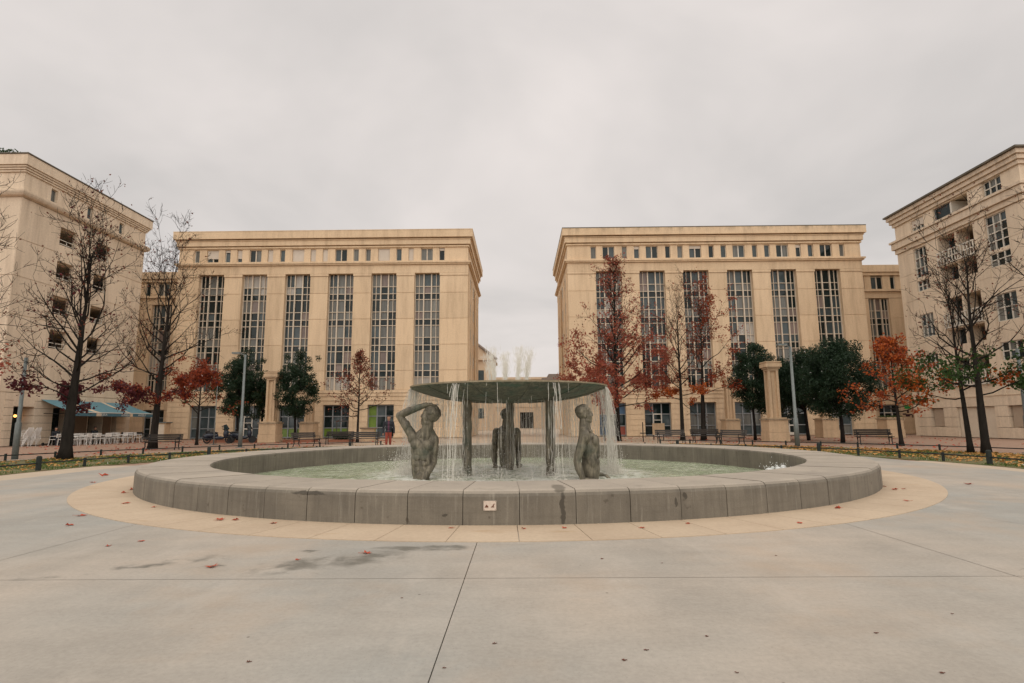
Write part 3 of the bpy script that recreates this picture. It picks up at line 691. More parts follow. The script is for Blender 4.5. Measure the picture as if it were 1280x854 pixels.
def balcony_block():
    s = 1; X = 35.; Y0, Y1 = 38., 51.2; rng = random.Random(3)
    root = thing('apartment_block', 'pale stone apartment block with white balcony railings and garage doors', 'building', (X+8, 44.6, 0))
    part('wall', MB().box(X+4.5, 60, Y0+.5, Y1-.02, 0, 20), 'stone_pale', root)
    part('end_wall', MB().box(X+.02, 60, Y0+.05, Y0+.5, 0, 19.0).box(X+.02, X+4.5, Y1-.5, Y1-.02, 0, 19), 'stone_pale', root)
    cols = [(38.5, 39.5, []), (39.5, 41.4, [(1.0, 2.2), (5.6, 6.9), (8.4, 10.4), (12.44, 16.3)]), (41.4, 42.5, []),
            (42.5, 46.2, [(.02, 2.3), (4.0, 6.2), (7.29, 11.12), (12.5, 16.3)]), (46.2, 47.6, []),
            (47.6, 49.15, [(1.0, 2.2), (5.6, 6.9), (8.4, 10.4), (12.44, 13.35), (13.65, 16.24)]), (49.15, 50.7, [])]
    wl = MB()
    for (a, b, h) in cols:
        z = 3.12
        for (p, q) in [x for x in h if x[0] > 3]+[(16.45, None)]:
            if p > z: wl.box(X+.045, X+.4, a, b, z, p)
            z = q
        if not (a == 42.5): wl.box(X+.41, X+4.48, a, b, 0, 16.45)
    part('facade_wall', wl, 'stone_pale', root)
    # cladding panels, storey by storey
    zj = [3.15, 4.6, 7.0, 9.4, 11.8, 14.2, 16.42]
    for (a, b, h) in cols:
        if h: continue
        for z0, z1 in zip(zj, zj[1:]): piece('wall_panel', root, X, X+.042, a+.004, b-.004, z0+.012, z1-.012, 'stone_pale')
    for z0, z1 in zip([0]+zj, zj):
        piece('wall_panel', root, X, X+.042, Y0, Y0+.5, z0+.012, z1-.012, 'stone_pale')
        piece('wall_panel', root, X, X+.042, 50.7, Y1, z0+.012, z1-.012, 'stone_pale')
        for k in range(4): piece('wall_panel', root, X+.043+4*k+.01, X+.043+4*k+3.99, Y0, Y0+.045, z0+.012, z1-.012, 'stone_pale')
    # rusticated base courses
    for (a, b, h) in cols:
        hb = [x for x in h if x[0] < 3]
        for k in range(4):
            z0, z1 = .02+k*.775, .02+(k+1)*.775
            if hb and hb[0][0] < z1-.1 and hb[0][1] > z0+.1:
                continue
            piece('stone_course', root, X-.05, X+.4, a+.003, b-.003, z0+.012, z1-.012, 'stone_pale')
    part('base_cap', MB().box(X-.1, X+.4, Y0, Y1, 3.1, 3.14), 'stone_pale', root)
    for (a, b) in ((39.7, 41.2), (47.8, 48.95)): piece('window_shutter', root, X+.15, X+.2, a, b, .85, 2.3, 'shutter_brown')
    for (a, b) in ((42.55, 44.3), (44.4, 46.15)): piece('garage_door', root, X+.12, X+.18, a, b, .02, 2.33, 'frame_cream')
    # windows
    for (a, b, h) in cols:
        if not h or a == 42.5: continue
        for (z0, z1) in h:
            if z0 < 3: continue
            n = 4 if z1-z0 > 3 else (3 if z1-z0 > 2.2 else 2)
            if z1-z0 > 3:
                grid_window(root, X, a+.02, b-.02, z0+.02, z0+1.0, 3, 2, s, rng); piece('spandrel', root, X+.1, X+.3, a+.02, b-.02, z0+1.0, z0+1.25, 'stone_pale')
                grid_window(root, X, a+.02, b-.02, z0+1.25, z1-.02, 3, 4, s, rng)
            else: grid_window(root, X, a+.02, b-.02, z0+.02, z1-.02, 3, n, s, rng)
    # loggias: side lining, back glazing, floor slab, mid post, white railing
    for (z0, z1) in ((4.0, 6.2), (7.29, 11.12), (12.5, 16.3)):
        lg = MB().box(X+.41, X+4.4, 42.3, 42.48, z0-.1, z1+.1).box(X+.41, X+4.4, 46.22, 46.4, z0-.1, z1+.1).box(X+.05, X+4.48, 42.5, 46.2, z0-.25, z0).box(X+.41, X+4.48, 42.5, 46.2, z1, z1+.2)
        part('loggia_lining', lg, 'stone_pale', root)
        mid = 44.4
        part('post', MB().box(X+.1, X+1.2, mid-.09, mid+.09, z0, z1), 'stone_pale', root)
        zz = [z0, z0+1.42, z1] if z1-z0 > 3 else [z0, z1]
        for p, q in zip(zz, zz[1:]):
            if q < z1: piece('balcony_slab', root, X+.05, X+4.45, 42.5, 46.2, q-.12, q, 'stone_pale')
            for (a, b, dd) in ((42.55, 44.25, 4.4), (44.55, 46.15, .9)):
                w = part('balcony_door', MB().box(X+dd, X+dd+.06, a, a+.06, p, q-.13).box(X+dd, X+dd+.06, b-.06, b, p, q-.13).box(X+dd, X+dd+.06, (a+b)/2-.04, (a+b)/2+.04, p, q-.13), 'frame_grey', root, (X+dd, a, p))
                piece('pane', w, X+dd+.065, X+dd+.08, a, b, p, q-.13, 'glass_dark')
        zr = z0+1.42 if z1-z0 > 3 else z0
        rl = MB(); h = 1.08
        for z in (zr+.05, zr+h*.5, zr+h): rl.box(X-.17, X-.10, 42.45, 46.25, z-.045, z+.045)
        for i in range(13):
            y = 42.5+3.7*i/12; rl.box(X-.165, X-.105, y-.04, y+.04, zr, zr+h)
        for y in (42.45, 46.2): rl.box(X-.1, X+.04, y, y+.05, zr+h-.03, zr+h+.02).box(X-.1, X+.04, y, y+.05, zr, zr+.06)
        part('railing', rl, 'frame_white', root)
    # entablature and attic
    R = lambda mb, pr, z0, z1: mb.box(X-pr, 60, Y0-pr, Y1+pr, z0, z1)
    part('frieze', R(R(R(MB(), .12, 16.46, 16.85), .3, 16.88, 17.45), .42, 17.48, 17.66), 'stone_pale', root)
    at = MB()
    for (a, b, h) in ((Y0+.5, 39.55, []), (39.55, 41.2, [(17.78, 18.95)]), (41.2, 42.65, []), (42.65, 46.35, [(17.7, 18.9)]), (46.35, 47.5, []), (47.5, 49.1, [(17.75, 18.85)]), (49.1, Y1, [])):
        wall_column(at, X, s, .4, a, b, 17.67, 19.0, h)
        if a != 42.65: at.box(X+.41, X+4.48, a, b, 17.67, 19.0)
    at.box(X, X+.4, Y0, Y0+.5, 17.67, 19.0)
    part('attic_wall', at, 'stone_pale', root)
    grid_window(root, X, 39.58, 41.17, 17.8, 18.93, 3, 2, s, rng); grid_window(root, X, 47.53, 49.07, 17.77, 18.2, 3, 1, s, rng)
    piece('roller_shutter', root, X+.1, X+.16, 47.5, 49.1, 18.2, 18.85, 'shutter')
    grid_window(root, X, 44.6, 46.33, 17.72, 18.88, 1, 1, s, rng, 'frame_grey', .2)
    part('post', MB().box(X+.1, X+1.5, 44.42, 44.58, 17.68, 18.9), 'frame_white', root)
    R = lambda mb, pr, z0, z1: mb.box(X-pr, 60, Y0-pr, Y1+pr, z0, z1)
    part('cornice', R(R(R(MB(), .15, 19.02, 19.3), .3, 19.33, 19.65), .45, 19.68, 20.0), 'stone_pale_top', root)
    part('coping', R(MB(), .62, 20.02, 20.16), 'coping', root)
balcony_block()

# ------------------------------------------------------------------ café block (left)
def cafe_block():
    s = -1; X = -35.; Y0, Y1 = 38., 51.2; rng = random.Random(9)
    root = thing('apartment_block', 'cream apartment block with square loggias above the café awning', 'building', (X-8, 44.6, 0))
    part('wall', MB().box(X-4.2, -60, Y0+.5, Y1-.02, 0, 20), 'stone_pale', root)
    part('end_wall', MB().box(X-.05, -60, Y0+.05, Y0+.5, 0, 19).box(X-.05, X-4.2, Y1-.5, Y1-.02, 0, 19), 'stone_pale', root)
    LZ = [(7.14, 8.52), (9.75, 11.15), (12.45, 13.83), (15.12, 16.5)]
    cols = [(38.5, 41.55, 0), (41.55, 43.18, 1), (43.18, 45.3, 0), (45.3, 46.85, 1), (46.85, 50.7, 0)]
    zj = [3.7, 6.45, 9.1, 11.8, 14.45, 17.45]
    wl = MB()
    for (a, b, l) in cols:
        if l: wall_column(wl, X-.045, s, .3, a, b, 3.7, 17.45, LZ)
        else:
            wl.box(X-.045, X-.35, a, b, 3.7, 17.45)
            for z0, z1 in zip(zj, zj[1:]): piece('wall_panel', root, X, X-.042, a+.004, b-.004, z0+.022, z1-.022, 'stone_pale')
    for (a, b, l) in cols:
        if l:
            for z0, z1 in zip([3.7]+[q for p, q in LZ], [p for p, q in LZ]+[17.45]):
                piece('wall_panel', root, X, X-.042, a+.004, b-.004, z0+.006, z1-.006, 'stone_pale')
    part('facade_wall', wl, 'stone_pale', root)
    for z in [p for p, q in LZ]+[q+.02 for p, q in LZ]: piece('floor_slab', root, X-.36, X-4.18, 38.52, 50.68, z-.12, z, 'stone_pale')
    for y in (38.7, 50.4): piece('partition', root, X-.36, X-4.18, y-.08, y+.08, 3.7, 17.4, 'stone_pale')
    for z0, z1 in zip([0, 1.85]+zj, [1.85]+zj):
        piece('wall_panel', root, X, X-.045, Y0, Y0+.5, z0+.022, z1-.022, 'stone_pale'); piece('wall_panel', root, X, X-.045, 50.7, Y1, z0+.022, z1-.022, 'stone_pale')
        for k in range(4): piece('wall_panel', root, X-.06-4.3*k, X-.06-4.3*k-4.28, Y0, Y0+.045, z0+.022, z1-.022, 'stone_pale')
    for (a, b, l) in cols:
        if not l: continue
        for (z0, z1) in LZ:
            w = part('loggia_door', MB().box(X-4.1, X-4.16, a+.05, a+.12, z0, z1).box(X-4.1, X-4.16, b-.12, b-.05, z0, z1).box(X-4.1, X-4.16, (a+b)/2-.04, (a+b)/2+.04, z0, z1), 'frame_cream', root, (X-4.1, a, z0))
            piece('pane', w, X-4.165, X-4.18, a, b, z0, z1, 'glass_dark')
            r = MB()
            for z in (z0+.12, z0+.42): r.box(X-.1, X-.14, a, b, z-.025, z+.025)
            for y in (a+.03, (a+b)/2, b-.03): r.box(X-.1, X-.14, y-.02, y+.02, z0, z0+.42)
            part('railing', r, 'frame_white', root)
    R = lambda mb, pr, z0, z1: mb.box(X+pr, -60, Y0-pr, Y1+pr, z0, z1)
    # half round band
    bm = MB(); R(bm, .08, 17.46, 17.52)
    for i in range(9):
        a = -pi/2+pi*(i+.5)/9; R(bm, .1+.24*cos(a), 17.76+.24*sin(a)-.03, 17.76+.24*sin(a)+.03)
    part('band', bm, 'stone_pale', root)
    at = MB()
    for (a, b, h) in ((Y0+.5, 40.34, []), (40.34, 40.95, [(18.05, 19.1)]), (40.95, 43.97, []), (43.97, 44.6, [(18.05, 19.1)]), (44.6, 47.7, []), (47.7, 48.3, [(18.05, 19.1)]), (48.3, Y1, [])):
        wall_column(at, X, s, .4, a, b, 18.03, 19.28, h); at.box(X-.41, X-4.18, a, b, 18.03, 19.28)
    at.box(X, X-.4, Y0, Y0+.5, 18.03, 19.28).box(X-.4, -60, Y0+.02, Y0+.5, 18.03, 19.28)
    part('attic_wall', at, 'stone_pale', root)
    for a in (40.34, 43.97, 47.7): grid_window(root, X, a+.02, a+.6, 18.07, 19.08, 1, 1, s, rng, 'frame_cream')
    part('cornice', R(R(R(R(MB(), .1, 19.3, 19.42), .18, 19.45, 19.57), .26, 19.6, 19.72), .36, 19.75, 20.5), 'stone_pale', root)
    part('coping', R(MB(), .42, 20.52, 20.6), 'coping', root)
    # ground storey: piers with courses, café openings
    op = [(39.2, 40.9), (42.6, 44.6), (46.2, 47.8), (48.9, 49.5)]; e = 38.5; st = []
    for (a, b) in op+[(50.7, None)]: st.append((e, a)); e = b
    for (a, b) in st:
        for k in range(7): piece('stone_course', root, X+.03, X-4.18, a+.003, b-.003, .02+k*.523+.012, .02+(k+1)*.523-.012, 'stone_pale')
    for (a, b) in op:
        piece('lintel', root, X+.02, X-.5, a, b, 2.75, 3.68, 'stone_pale')
        w = part('shopfront', MB().box(X-1.1, X-1.16, a, a+.06, 0, 2.74).box(X-1.1, X-1.16, b-.06, b, 0, 2.74).box(X-1.1, X-1.16, a, b, 2.0, 2.07).box(X-1.1, X-1.16, a, b, .3, .37), 'iron_black', root, (X-1.1, a, 0))
        piece('pane', w, X-1.17, X-1.19, a+.06, b-.06, 0, 2.74, 'glass_dark')
    for (a, b) in ((44.75, 46.05), (47.85, 48.8)): piece('timber_panel', root, X+.034, X+.06, a, b, .05, 2.35, 'brown_panel')
    l = part('wall_lamp', MB().ball((X-.9, 40.45, 2.1), .1), 'lamp_glow', root, (X-.9, 40.45, 2.1), True)
    part('lamp_bracket', MB().tube([(X-.9, 40.45, 2.2), (X-.9, 40.45, 2.74)], .015, 5), 'iron_black', l, (X-.9, 40.45, 2.2))
cafe_block()
# rooftop shrubs on the café block
def tuft(name, label, loc, r, n, seed, mat, leaf=.16):
    rng = random.Random(seed); mb = MB(); st = MB()
    for i in range(n):
        d = Vector((rng.gauss(0, 1), rng.gauss(0, 1), rng.gauss(0, 1))).normalized()*rng.random()**.4
        leaf_quad(mb, (loc[0]+d.x*r[0], loc[1]+d.y*r[1], loc[2]+r[2]+d.z*r[2]), leaf, rng)
    for i in range(7):
        a = rng.random()*6.28; st.tube([loc, (loc[0]+cos(a)*r[0]*.5, loc[1]+sin(a)*r[1]*.5, loc[2]+r[2]*1.2)], [.02, .008], 4)
    t = thing(name, label, 'shrub', loc); part('foliage', mb, mat, t); part('stem', st, 'bark', t)
    return t
tuft('roof_shrub', 'green shrub growing on the roof edge of the café block', (-36.8, 37.9, 20.6), (1.3, .4, .22), 260, 2, 'leaf_yellowgreen', .13)

# ------------------------------------------------------------------ far buildings seen along the axis
t = thing('distant_house', 'distant pale house with gabled cornice seen between the two long blocks', 'building', (-10, 112, 0))
mb = MB().box(-16, -4.9, 108, 118, 0, 13.2); part('wall', mb, 'far_stone', t)
mb = MB(); xr = -10.4
for (y0, y1) in ((107.4, 118.6),):
    n = len(mb.v); mb.v += [(-16.6, y0, 13.2), (-4.3, y0, 13.2), (xr+2.2, y0, 16.4), (xr-2.2, y0, 16.4), (-16.6, y1, 13.2), (-4.3, y1, 13.2), (xr+2.2, y1, 16.4), (xr-2.2, y1, 16.4)]
    for q in ((0, 1, 2, 3), (7, 6, 5, 4), (1, 5, 6, 2), (4, 0, 3, 7), (3, 2, 6, 7), (0, 4, 5, 1)): mb.f.append(tuple(n+i for i in q)); mb.m.append(0)
part('gable', mb, 'far_stone', t)
part('roof_edge', MB().tube([(-4.1, 107.2, 13.3), (xr+2.2, 107.2, 16.55), (xr-2.2, 107.2, 16.55), (-16.8, 107.2, 13.3)], .28, 6), 'roof_tile', t)
for i, (x, z) in enumerate([(x, z) for x in (-13.5, -10.3, -7.2) for z in (2.2, 5.8, 9.4)]): piece('window', t, x-.6, x+.6, 107.95, 108.05, z, z+1.9, 'glass_blue')
t = thing('distant_terrace', 'low distant stone row closing the view between the long blocks', 'building', (0, 145, 0))
part('wall', MB().box(-30, 30, 142, 152, 0, 12.0), 'far_stone', t); piece('archway_standin', t, .3, 3.6, 141.9, 142.05, 0, 3.9, 'opening_shade'); part('string_course', MB().box(-30.1, 30.1, 141.8, 142.1, 5.2, 5.6), 'far_stone', t); part('roof_edge', MB().box(-30.5, 30.5, 141.6, 152.5, 12.02, 12.6), 'far_stone', t)  # archway added in place of unclear dark shapes; flat panel painted as shade
for x in range(-12, 13, 3):
    for z in (8.6,): piece('window', t, x-.7, x+.7, 141.93, 142.05, z, z+2.1, 'glass_blue')
t = thing('distant_roof_house', 'distant house with dark roof beside the right long block', 'building', (9, 124, 0))
part('wall', MB().box(5.2, 16, 120, 130, 0, 10.2), 'far_stone', t); part('roof', MB().box(4.9, 16.2, 119.6, 130.4, 10.22, 10.7).box(6.4, 15, 121, 129, 10.7, 11.6), 'roof_tile', t)
piece('window', t, 6.2, 7.4, 119.93, 120.05, 7, 9, 'glass_blue')

# ------------------------------------------------------------------ fountain
ft = thing('fountain', 'round concrete fountain with bronze dish on three columns', 'fountain', (*FC, 0))
NB = 76; prof = [(RO+.0, -.1), (RO, .0), (RO-.005, RH-.085), (RO-.02, RH-.045), (RO-.05, RH-.015), (RO-.10, RH), (RI+.06, RH-.015), (RI+.02, RH-.03), (RI, RH-.07), (RI, -.6)]
PH = radians(1.83)-pi/2
rng = random.Random(17)
for k in range(NB):
    a0 = PH+2*pi*k/NB; d = 2*pi/NB; dz = rng.uniform(-.004, .004); dr = rng.uniform(-.004, .004)
    mb = MB().lathe([(r+dr, z+(dz if z > .2 else 0)) for r, z in prof], 4, a0+.0006, a0+d-.0006, (*FC, 0), closed=True)
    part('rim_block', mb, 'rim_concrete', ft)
part('joint_mortar', MB().lathe([(RO-.022, -.1), (RO-.022, RH-.08), (RO-.06, RH-.04)], 152, c=(*FC, 0)), 'coping', ft)
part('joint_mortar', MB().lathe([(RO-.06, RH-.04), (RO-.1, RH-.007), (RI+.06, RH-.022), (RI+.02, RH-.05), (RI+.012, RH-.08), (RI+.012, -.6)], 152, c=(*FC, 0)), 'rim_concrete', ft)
part('basin_floor', MB().lathe([(0, -.6), (RI+.1, -.6)], 64, c=(*FC, 0)), 'basin_floor', ft)
# dish: shallow riveted bronze bowl
DR, DZ = 2.92, 2.44
dish = part('dish', MB().lathe([(0, 1.985), (.8, 1.99), (1.5, 2.04), (2.1, 2.13), (2.55, 2.25), (DR, 2.385), (DR+.02, 2.43), (DR, DZ+.01), (DR-.06, DZ), (2.1, 2.29), (1.2, 2.16), (0, 2.12)], 96, c=(*FC, 0)), 'bronze_dish', ft, (*FC, 2.0), True)
for k in range(12):
    a = 2*pi*(k+.4)/12
    part('seam', MB().tube([(FC[0]+r*cos(a), FC[1]+r*sin(a), z-.006) for r, z in ((.8, 1.99), (1.5, 2.04), (2.1, 2.13), (2.55, 2.25), (DR, 2.385))], .012, 5), 'bronze_dish', dish, (*FC, 2.0))
part('dish_water', MB().lathe([(0, 2.40), (DR-.07, 2.40)], 64, c=(*FC, 0)), 'pool_water', dish, (*FC, 2.0))
for a in (-150, -30, 90):
    a = radians(a); c = (FC[0]+1.38*cos(a), FC[1]+1.38*sin(a), 0); col = MB(); pts = []; rr = []
    for i in range(19):
        z = -.6+2.72*i/18; pts.append((c[0]+.006*sin(i*1.7), c[1]+.006*cos(i*2.3), z)); rr.append(.128+.008*sin(i*2.1)+(.05 if i == 18 else 0)+(.04 if z < -.3 else 0))
    part('column', col.tube(pts, rr, 18), 'bronze', ft, smooth=True)
part('dish_lip', MB().lathe([(DR-.05, DZ-.012), (DR+.035, DZ-.03), (DR+.04, DZ+.012), (DR-.05, DZ+.016)], 96, c=(*FC, 0), closed=True), 'lip_bronze', dish, (*FC, 2.0))
part('nozzle_ring', MB().lathe([(.52, 2.42), (.58, 2.42), (.58, 2.5), (.52, 2.5)], 32, c=(*FC, 0), closed=True), 'bronze', ft)
# enamel notice on the rim
pl = thing('notice_plate', 'small cream notice plate with two rust-brown pictograms on fountain rim', 'sign', (-.403, 7.95, .2))
yy = FC[1]-RO-.014
part('plate', MB().box(-.49, -.317, yy-.004, yy+.004, .205, .332), 'sign_plate', pl)
for i, x in enumerate((-.455, -.375)):
    mk = MB(); 
    if i == 0: mk.box(x-.02, x+.03, yy-.007, yy-.0045, .245, .256).quad((x-.012, yy-.007, .256), (x+.022, yy-.007, .256), (x+.014, yy-.007, .278), (x+.004, yy-.007, .284)).box(x+.018, x+.026, yy-.007, yy-.0045, .256, .268)
    else: mk.box(x-.015, x+.03, yy-.007, yy-.0045, .246, .256).quad((x-.002, yy-.007, .256), (x+.018, yy-.007, .256), (x+.036, yy-.007, .292), (x+.026, yy-.007, .294))
    part('pictogram', mk, 'rust_mark', pl)
for x in (-.478, -.329):
    for z in (.215, .322): part('screw', MB().ball((x, yy-.005, z), .004, 6, 4), 'rust_mark', pl)

# water surface with real ripples near the fall
def water_sheet():
    mb = MB(); nr, na = 90, 240; rs = [RI*((i/nr)**.85) for i in range(nr+1)]
    for i, r in enumerate(rs):
        for j in range(na):
            a = 2*pi*j/na; x, y = FC[0]+(r+.01)*cos(a), FC[1]+(r+.01)*sin(a)
            h = .016*noise.noise(Vector((x*2.6, y*2.6, .3)))+.011*noise.noise(Vector((x*6, y*6, 4)))
            amp = 1.0+1.6*max(0, 1-abs(r-3.1)/1.8); mb.v.append((x, y, WL+h*amp))
    for i in range(nr):
        for j in range(na):
            j2 = (j+1) % na; mb.f.append((i*na+j, (i+1)*na+j, (i+1)*na+j2, i*na+j2)); mb.m.append(0)
    o = part('water', mb, 'pool_water', smooth=True); o['kind'] = 'structure'
water_sheet()

# falling water: threads from the dish edge, jets in the dish, splashes where they land
def droplet(mb, p, r, l, d=Vector((0, 0, 1))):
    p = Vector(p); n = len(mb.v); u = d.orthogonal().normalized(); w = d.cross(u)
    mb.v += [tuple(p-d*l), tuple(p+u*r), tuple(p-u*r*.5+w*r*.87), tuple(p-u*r*.5-w*r*.87), tuple(p+d*l)]
    for q in ((0, 2, 1), (0, 3, 2), (0, 1, 3), (4, 1, 2), (4, 2, 3), (4, 3, 1)): mb.f.append(tuple(n+i for i in q)); mb.m.append(0)
rng = random.Random(99); fw = MB(); spl = MB(); land = []
def strand(a, v, r0, start=DR, z0=2.40, wob=.02, gap=.25):
    T = sqrt(2*(z0-WL)/9.81); pts = []; rad = []
    n = 16; ph = rng.random()*9; side = rng.gauss(0, .05)
    for i in range(n+1):
        t = T*i/n; z = z0-4.905*t*t; r = start+v*t; aa = a+side*t/start
        x = FC[0]+r*cos(aa)+wob*t*sin(ph+i*1.3)*.6; y = FC[1]+r*sin(aa)+wob*t*cos(ph+i*1.7)*.6
        if rng.random() < gap*(t/T) and pts:
            if len(pts) > 1: fw.tube(pts, rad, 4, caps=False)
            pts, rad = [], []
        else:
            pts.append((x, y, z)); rad.append(r0*(1-.35*t/T)*rng.uniform(.6, 1.35))
        if t > .4*T and rng.random() < .5: droplet(fw, (x+rng.gauss(0, .04), y+rng.gauss(0, .04), z+rng.gauss(0, .06)), .006, rng.uniform(.01, .04))
    if len(pts) > 1: fw.tube(pts, rad, 4, caps=False)
    land.append((FC[0]+(start+v*T)*cos(a), FC[1]+(start+v*T)*sin(a)))
for i in range(900):
    a = rng.random()*2*pi; front = sin(a) < -.25
    if front and (rng.random() < .95 or abs(cos(a)) > .62): continue
    strand(a, abs(rng.gauss(.12, .3)), rng.uniform(.003, .0075), gap=.45, wob=.03)
for (ad_, w, n) in ((-117, .022, 13), (-66, .035, 7), (-8, .12, 30), (5, .1, 26), (176, .08, 12), (168, .09, 18), (40, .2, 22), (140, .2, 16)):
    for i in range(n): strand(radians(ad_)+rng.gauss(0, w), abs(rng.gauss(.2, .22)), rng.uniform(.005, .011), wob=.04, gap=.2)
# water creeping under the dish and dripping from its belly and down the columns
for i in range(120):
    a = rng.random()*2*pi; strand(a, 0, rng.uniform(.003, .006), start=rng.uniform(1.0, 2.3), z0=2.08, gap=.4)
for a in (-150, -30, 90):
    a = radians(a)
    for k in range(9):
        b = rng.random()*2*pi; x, y = FC[0]+1.38*cos(a)+.145*cos(b), FC[1]+1.38*sin(a)+.145*sin(b)
        pts = [(x+rng.gauss(0, .012), y+rng.gauss(0, .012), 2.05-2.15*i/14) for i in range(15)]
        fw.tube(pts, [rng.uniform(.004, .011) for _ in pts], 4, caps=False)
o = part('falling_water', fw, 'falling_water', smooth=True); tag(o, 'threads of water falling from the bronze dish', 'water', kind='stuff')
for (x, y) in land:
    for i in range(20):
        h = rng.expovariate(8); droplet(spl, (x+rng.gauss(0, .1), y+rng.gauss(0, .1), WL+.01+h), rng.uniform(.004, .012), rng.uniform(.006, .02), Vector((rng.gauss(0, .5), rng.gauss(0, .5), 1)).normalized())
for (x, y, n, w, h) in ((-3.75, 18.4, 900, .28, .26), (-3.3, 17.2, 250, .2, .2), (2.75, 18.0, 420, .25, .22), (1.55, 19.6, 300, .3, .2), (-1.5, 16.1, 120, .12, .15), (.9, 16.0, 120, .12, .15)):
    for i in range(n): droplet(spl, (x+rng.gauss(0, w), y+rng.gauss(0, w), WL+.01+abs(rng.gauss(0, h))), rng.uniform(.005, .014), rng.uniform(.008, .022), Vector((rng.gauss(0, .6), rng.gauss(0, .6), 1)).normalized())
o = part('splash', spl, 'spray'); tag(o, 'white droplets splashing round the statues and columns', 'water', kind='stuff')
GROUPJ = 'jets of water rising from the dish'
for i in range(9):
    b = 2*pi*i/9+.35; jx, jy = FC[0]+.55*cos(b), FC[1]+.55*sin(b); jt = MB(); hmax = rng.uniform(.95, 1.3)
    for k in range(230):
        t = rng.random()**.8; h = hmax*t; sp = .02+.085*t
        droplet(jt, (jx+.12*t*cos(b)+rng.gauss(0, sp), jy+.12*t*sin(b)+rng.gauss(0, sp), 2.46+h), rng.uniform(.003, .007), rng.uniform(.03, .11))
    for k in range(9):
        jt.tube([(jx+rng.gauss(0, .012), jy+rng.gauss(0, .012), 2.42), (jx+.05*cos(b)+rng.gauss(0, .03), jy+.05*sin(b)+rng.gauss(0, .03), 2.42+hmax*.5), (jx+.12*cos(b)+rng.gauss(0, .06), jy+.12*sin(b)+rng.gauss(0, .06), 2.42+hmax*rng.uniform(.7, 1))], [.007, .005, .002], 4)
    o = part('water_jet', jt, 'spray', origin=(jx, jy, 2.42)); tag(o, 'thin white jet of water rising from the bronze dish', 'water jet', GROUPJ)
# inlet boiling up by the rim
fm = MB(); rng = random.Random(4)
for i in range(46):
    a = rng.random()*6.28; r = abs(rng.gauss(0, .34)); c = (7.18+r*cos(a)*.55, 16.2+r*sin(a)*1.2, WL+.02+max(0, .30-.45*r)*rng.random()); q = rng.uniform(.03, .09)
    fm.ball(c, (q, q, q*rng.uniform(.6, 1.1)), 7, 5)
for i in range(260):
    a = rng.random()*6.28; r = abs(rng.gauss(0, .36)); droplet(fm, (7.15+r*cos(a)*.6, 16.2+r*sin(a)*1.2, WL+.05+abs(rng.gauss(0, .14))), rng.uniform(.006, .014), .016)
o = part('water_inlet', fm, 'foam', origin=(7.15, 16.2, WL)); tag(o, 'white foaming inlet boiling up against the inner rim', 'foam', kind='stuff')

# ------------------------------------------------------------------ bodies grown from overlapping volumes, fused by a voxel remesh
def capsule(mb, p0, p1, r0, r1, k=12):
    p0, p1 = Vector(p0), Vector(p1); n = 5
    mb.tube([p0+(p1-p0)*i/n for i in range(n+1)], [r0+(r1-r0)*i/n for i in range(n+1)], k)
    mb.ball(p0, r0*1.0, k, 8); mb.ball(p1, r1*1.0, k, 8)
def fuse(name, mb, voxel, mats, smooth_it=4, matfn=None):
    me = mb.mesh(name+'_raw', mats); o = bpy.data.objects.new(name+'_raw', me); COL.objects.link(o)
    md = o.modifiers.new('r', 'REMESH'); md.mode = 'VOXEL'; md.voxel_size = voxel
    ms = o.modifiers.new('s', 'SMOOTH'); ms.factor = .5; ms.iterations = smooth_it
    bpy.context.view_layer.update(); dg = bpy.context.evaluated_depsgraph_get()
    out = bpy.data.meshes.new_from_object(o.evaluated_get(dg)); out.name = name
    bpy.data.objects.remove(o)
    out.materials.clear()
    for mt in (mats if isinstance(mats, (list, tuple)) else [mats]): out.materials.append(MATS[mt])
    for p in out.polygons:
        p.use_smooth = True
        p.material_index = matfn(p.center) if matfn else 0
    return out
def fingers(mb, base, d, up, n=5, ln=9., r=1.25, spread=1.9):
    d = Vector(d).normalized(); up = Vector(up).normalized(); sd_ = d.cross(up)
    lens = [.72, .95, 1.05, .97, .78]
    for i in range(4):
        b = Vector(base)+sd_*(i-1.5)*spread; l = ln*lens[i+1]
        m1 = b+d*l*.5+up*.6; m2 = b+d*l*.95-up*1.2
        capsule(mb, b, m1, r, r*.92, 8); capsule(mb, m1, m2, r*.92, r*.75, 8)
    tb = Vector(base)-sd_*2.4*spread*.62-d*4; m1 = tb-sd_*2.2+d*3; capsule(mb, tb, m1, r*1.15, r, 8); capsule(mb, m1, m1+d*3.4-up*.8, r, r*.8, 8)
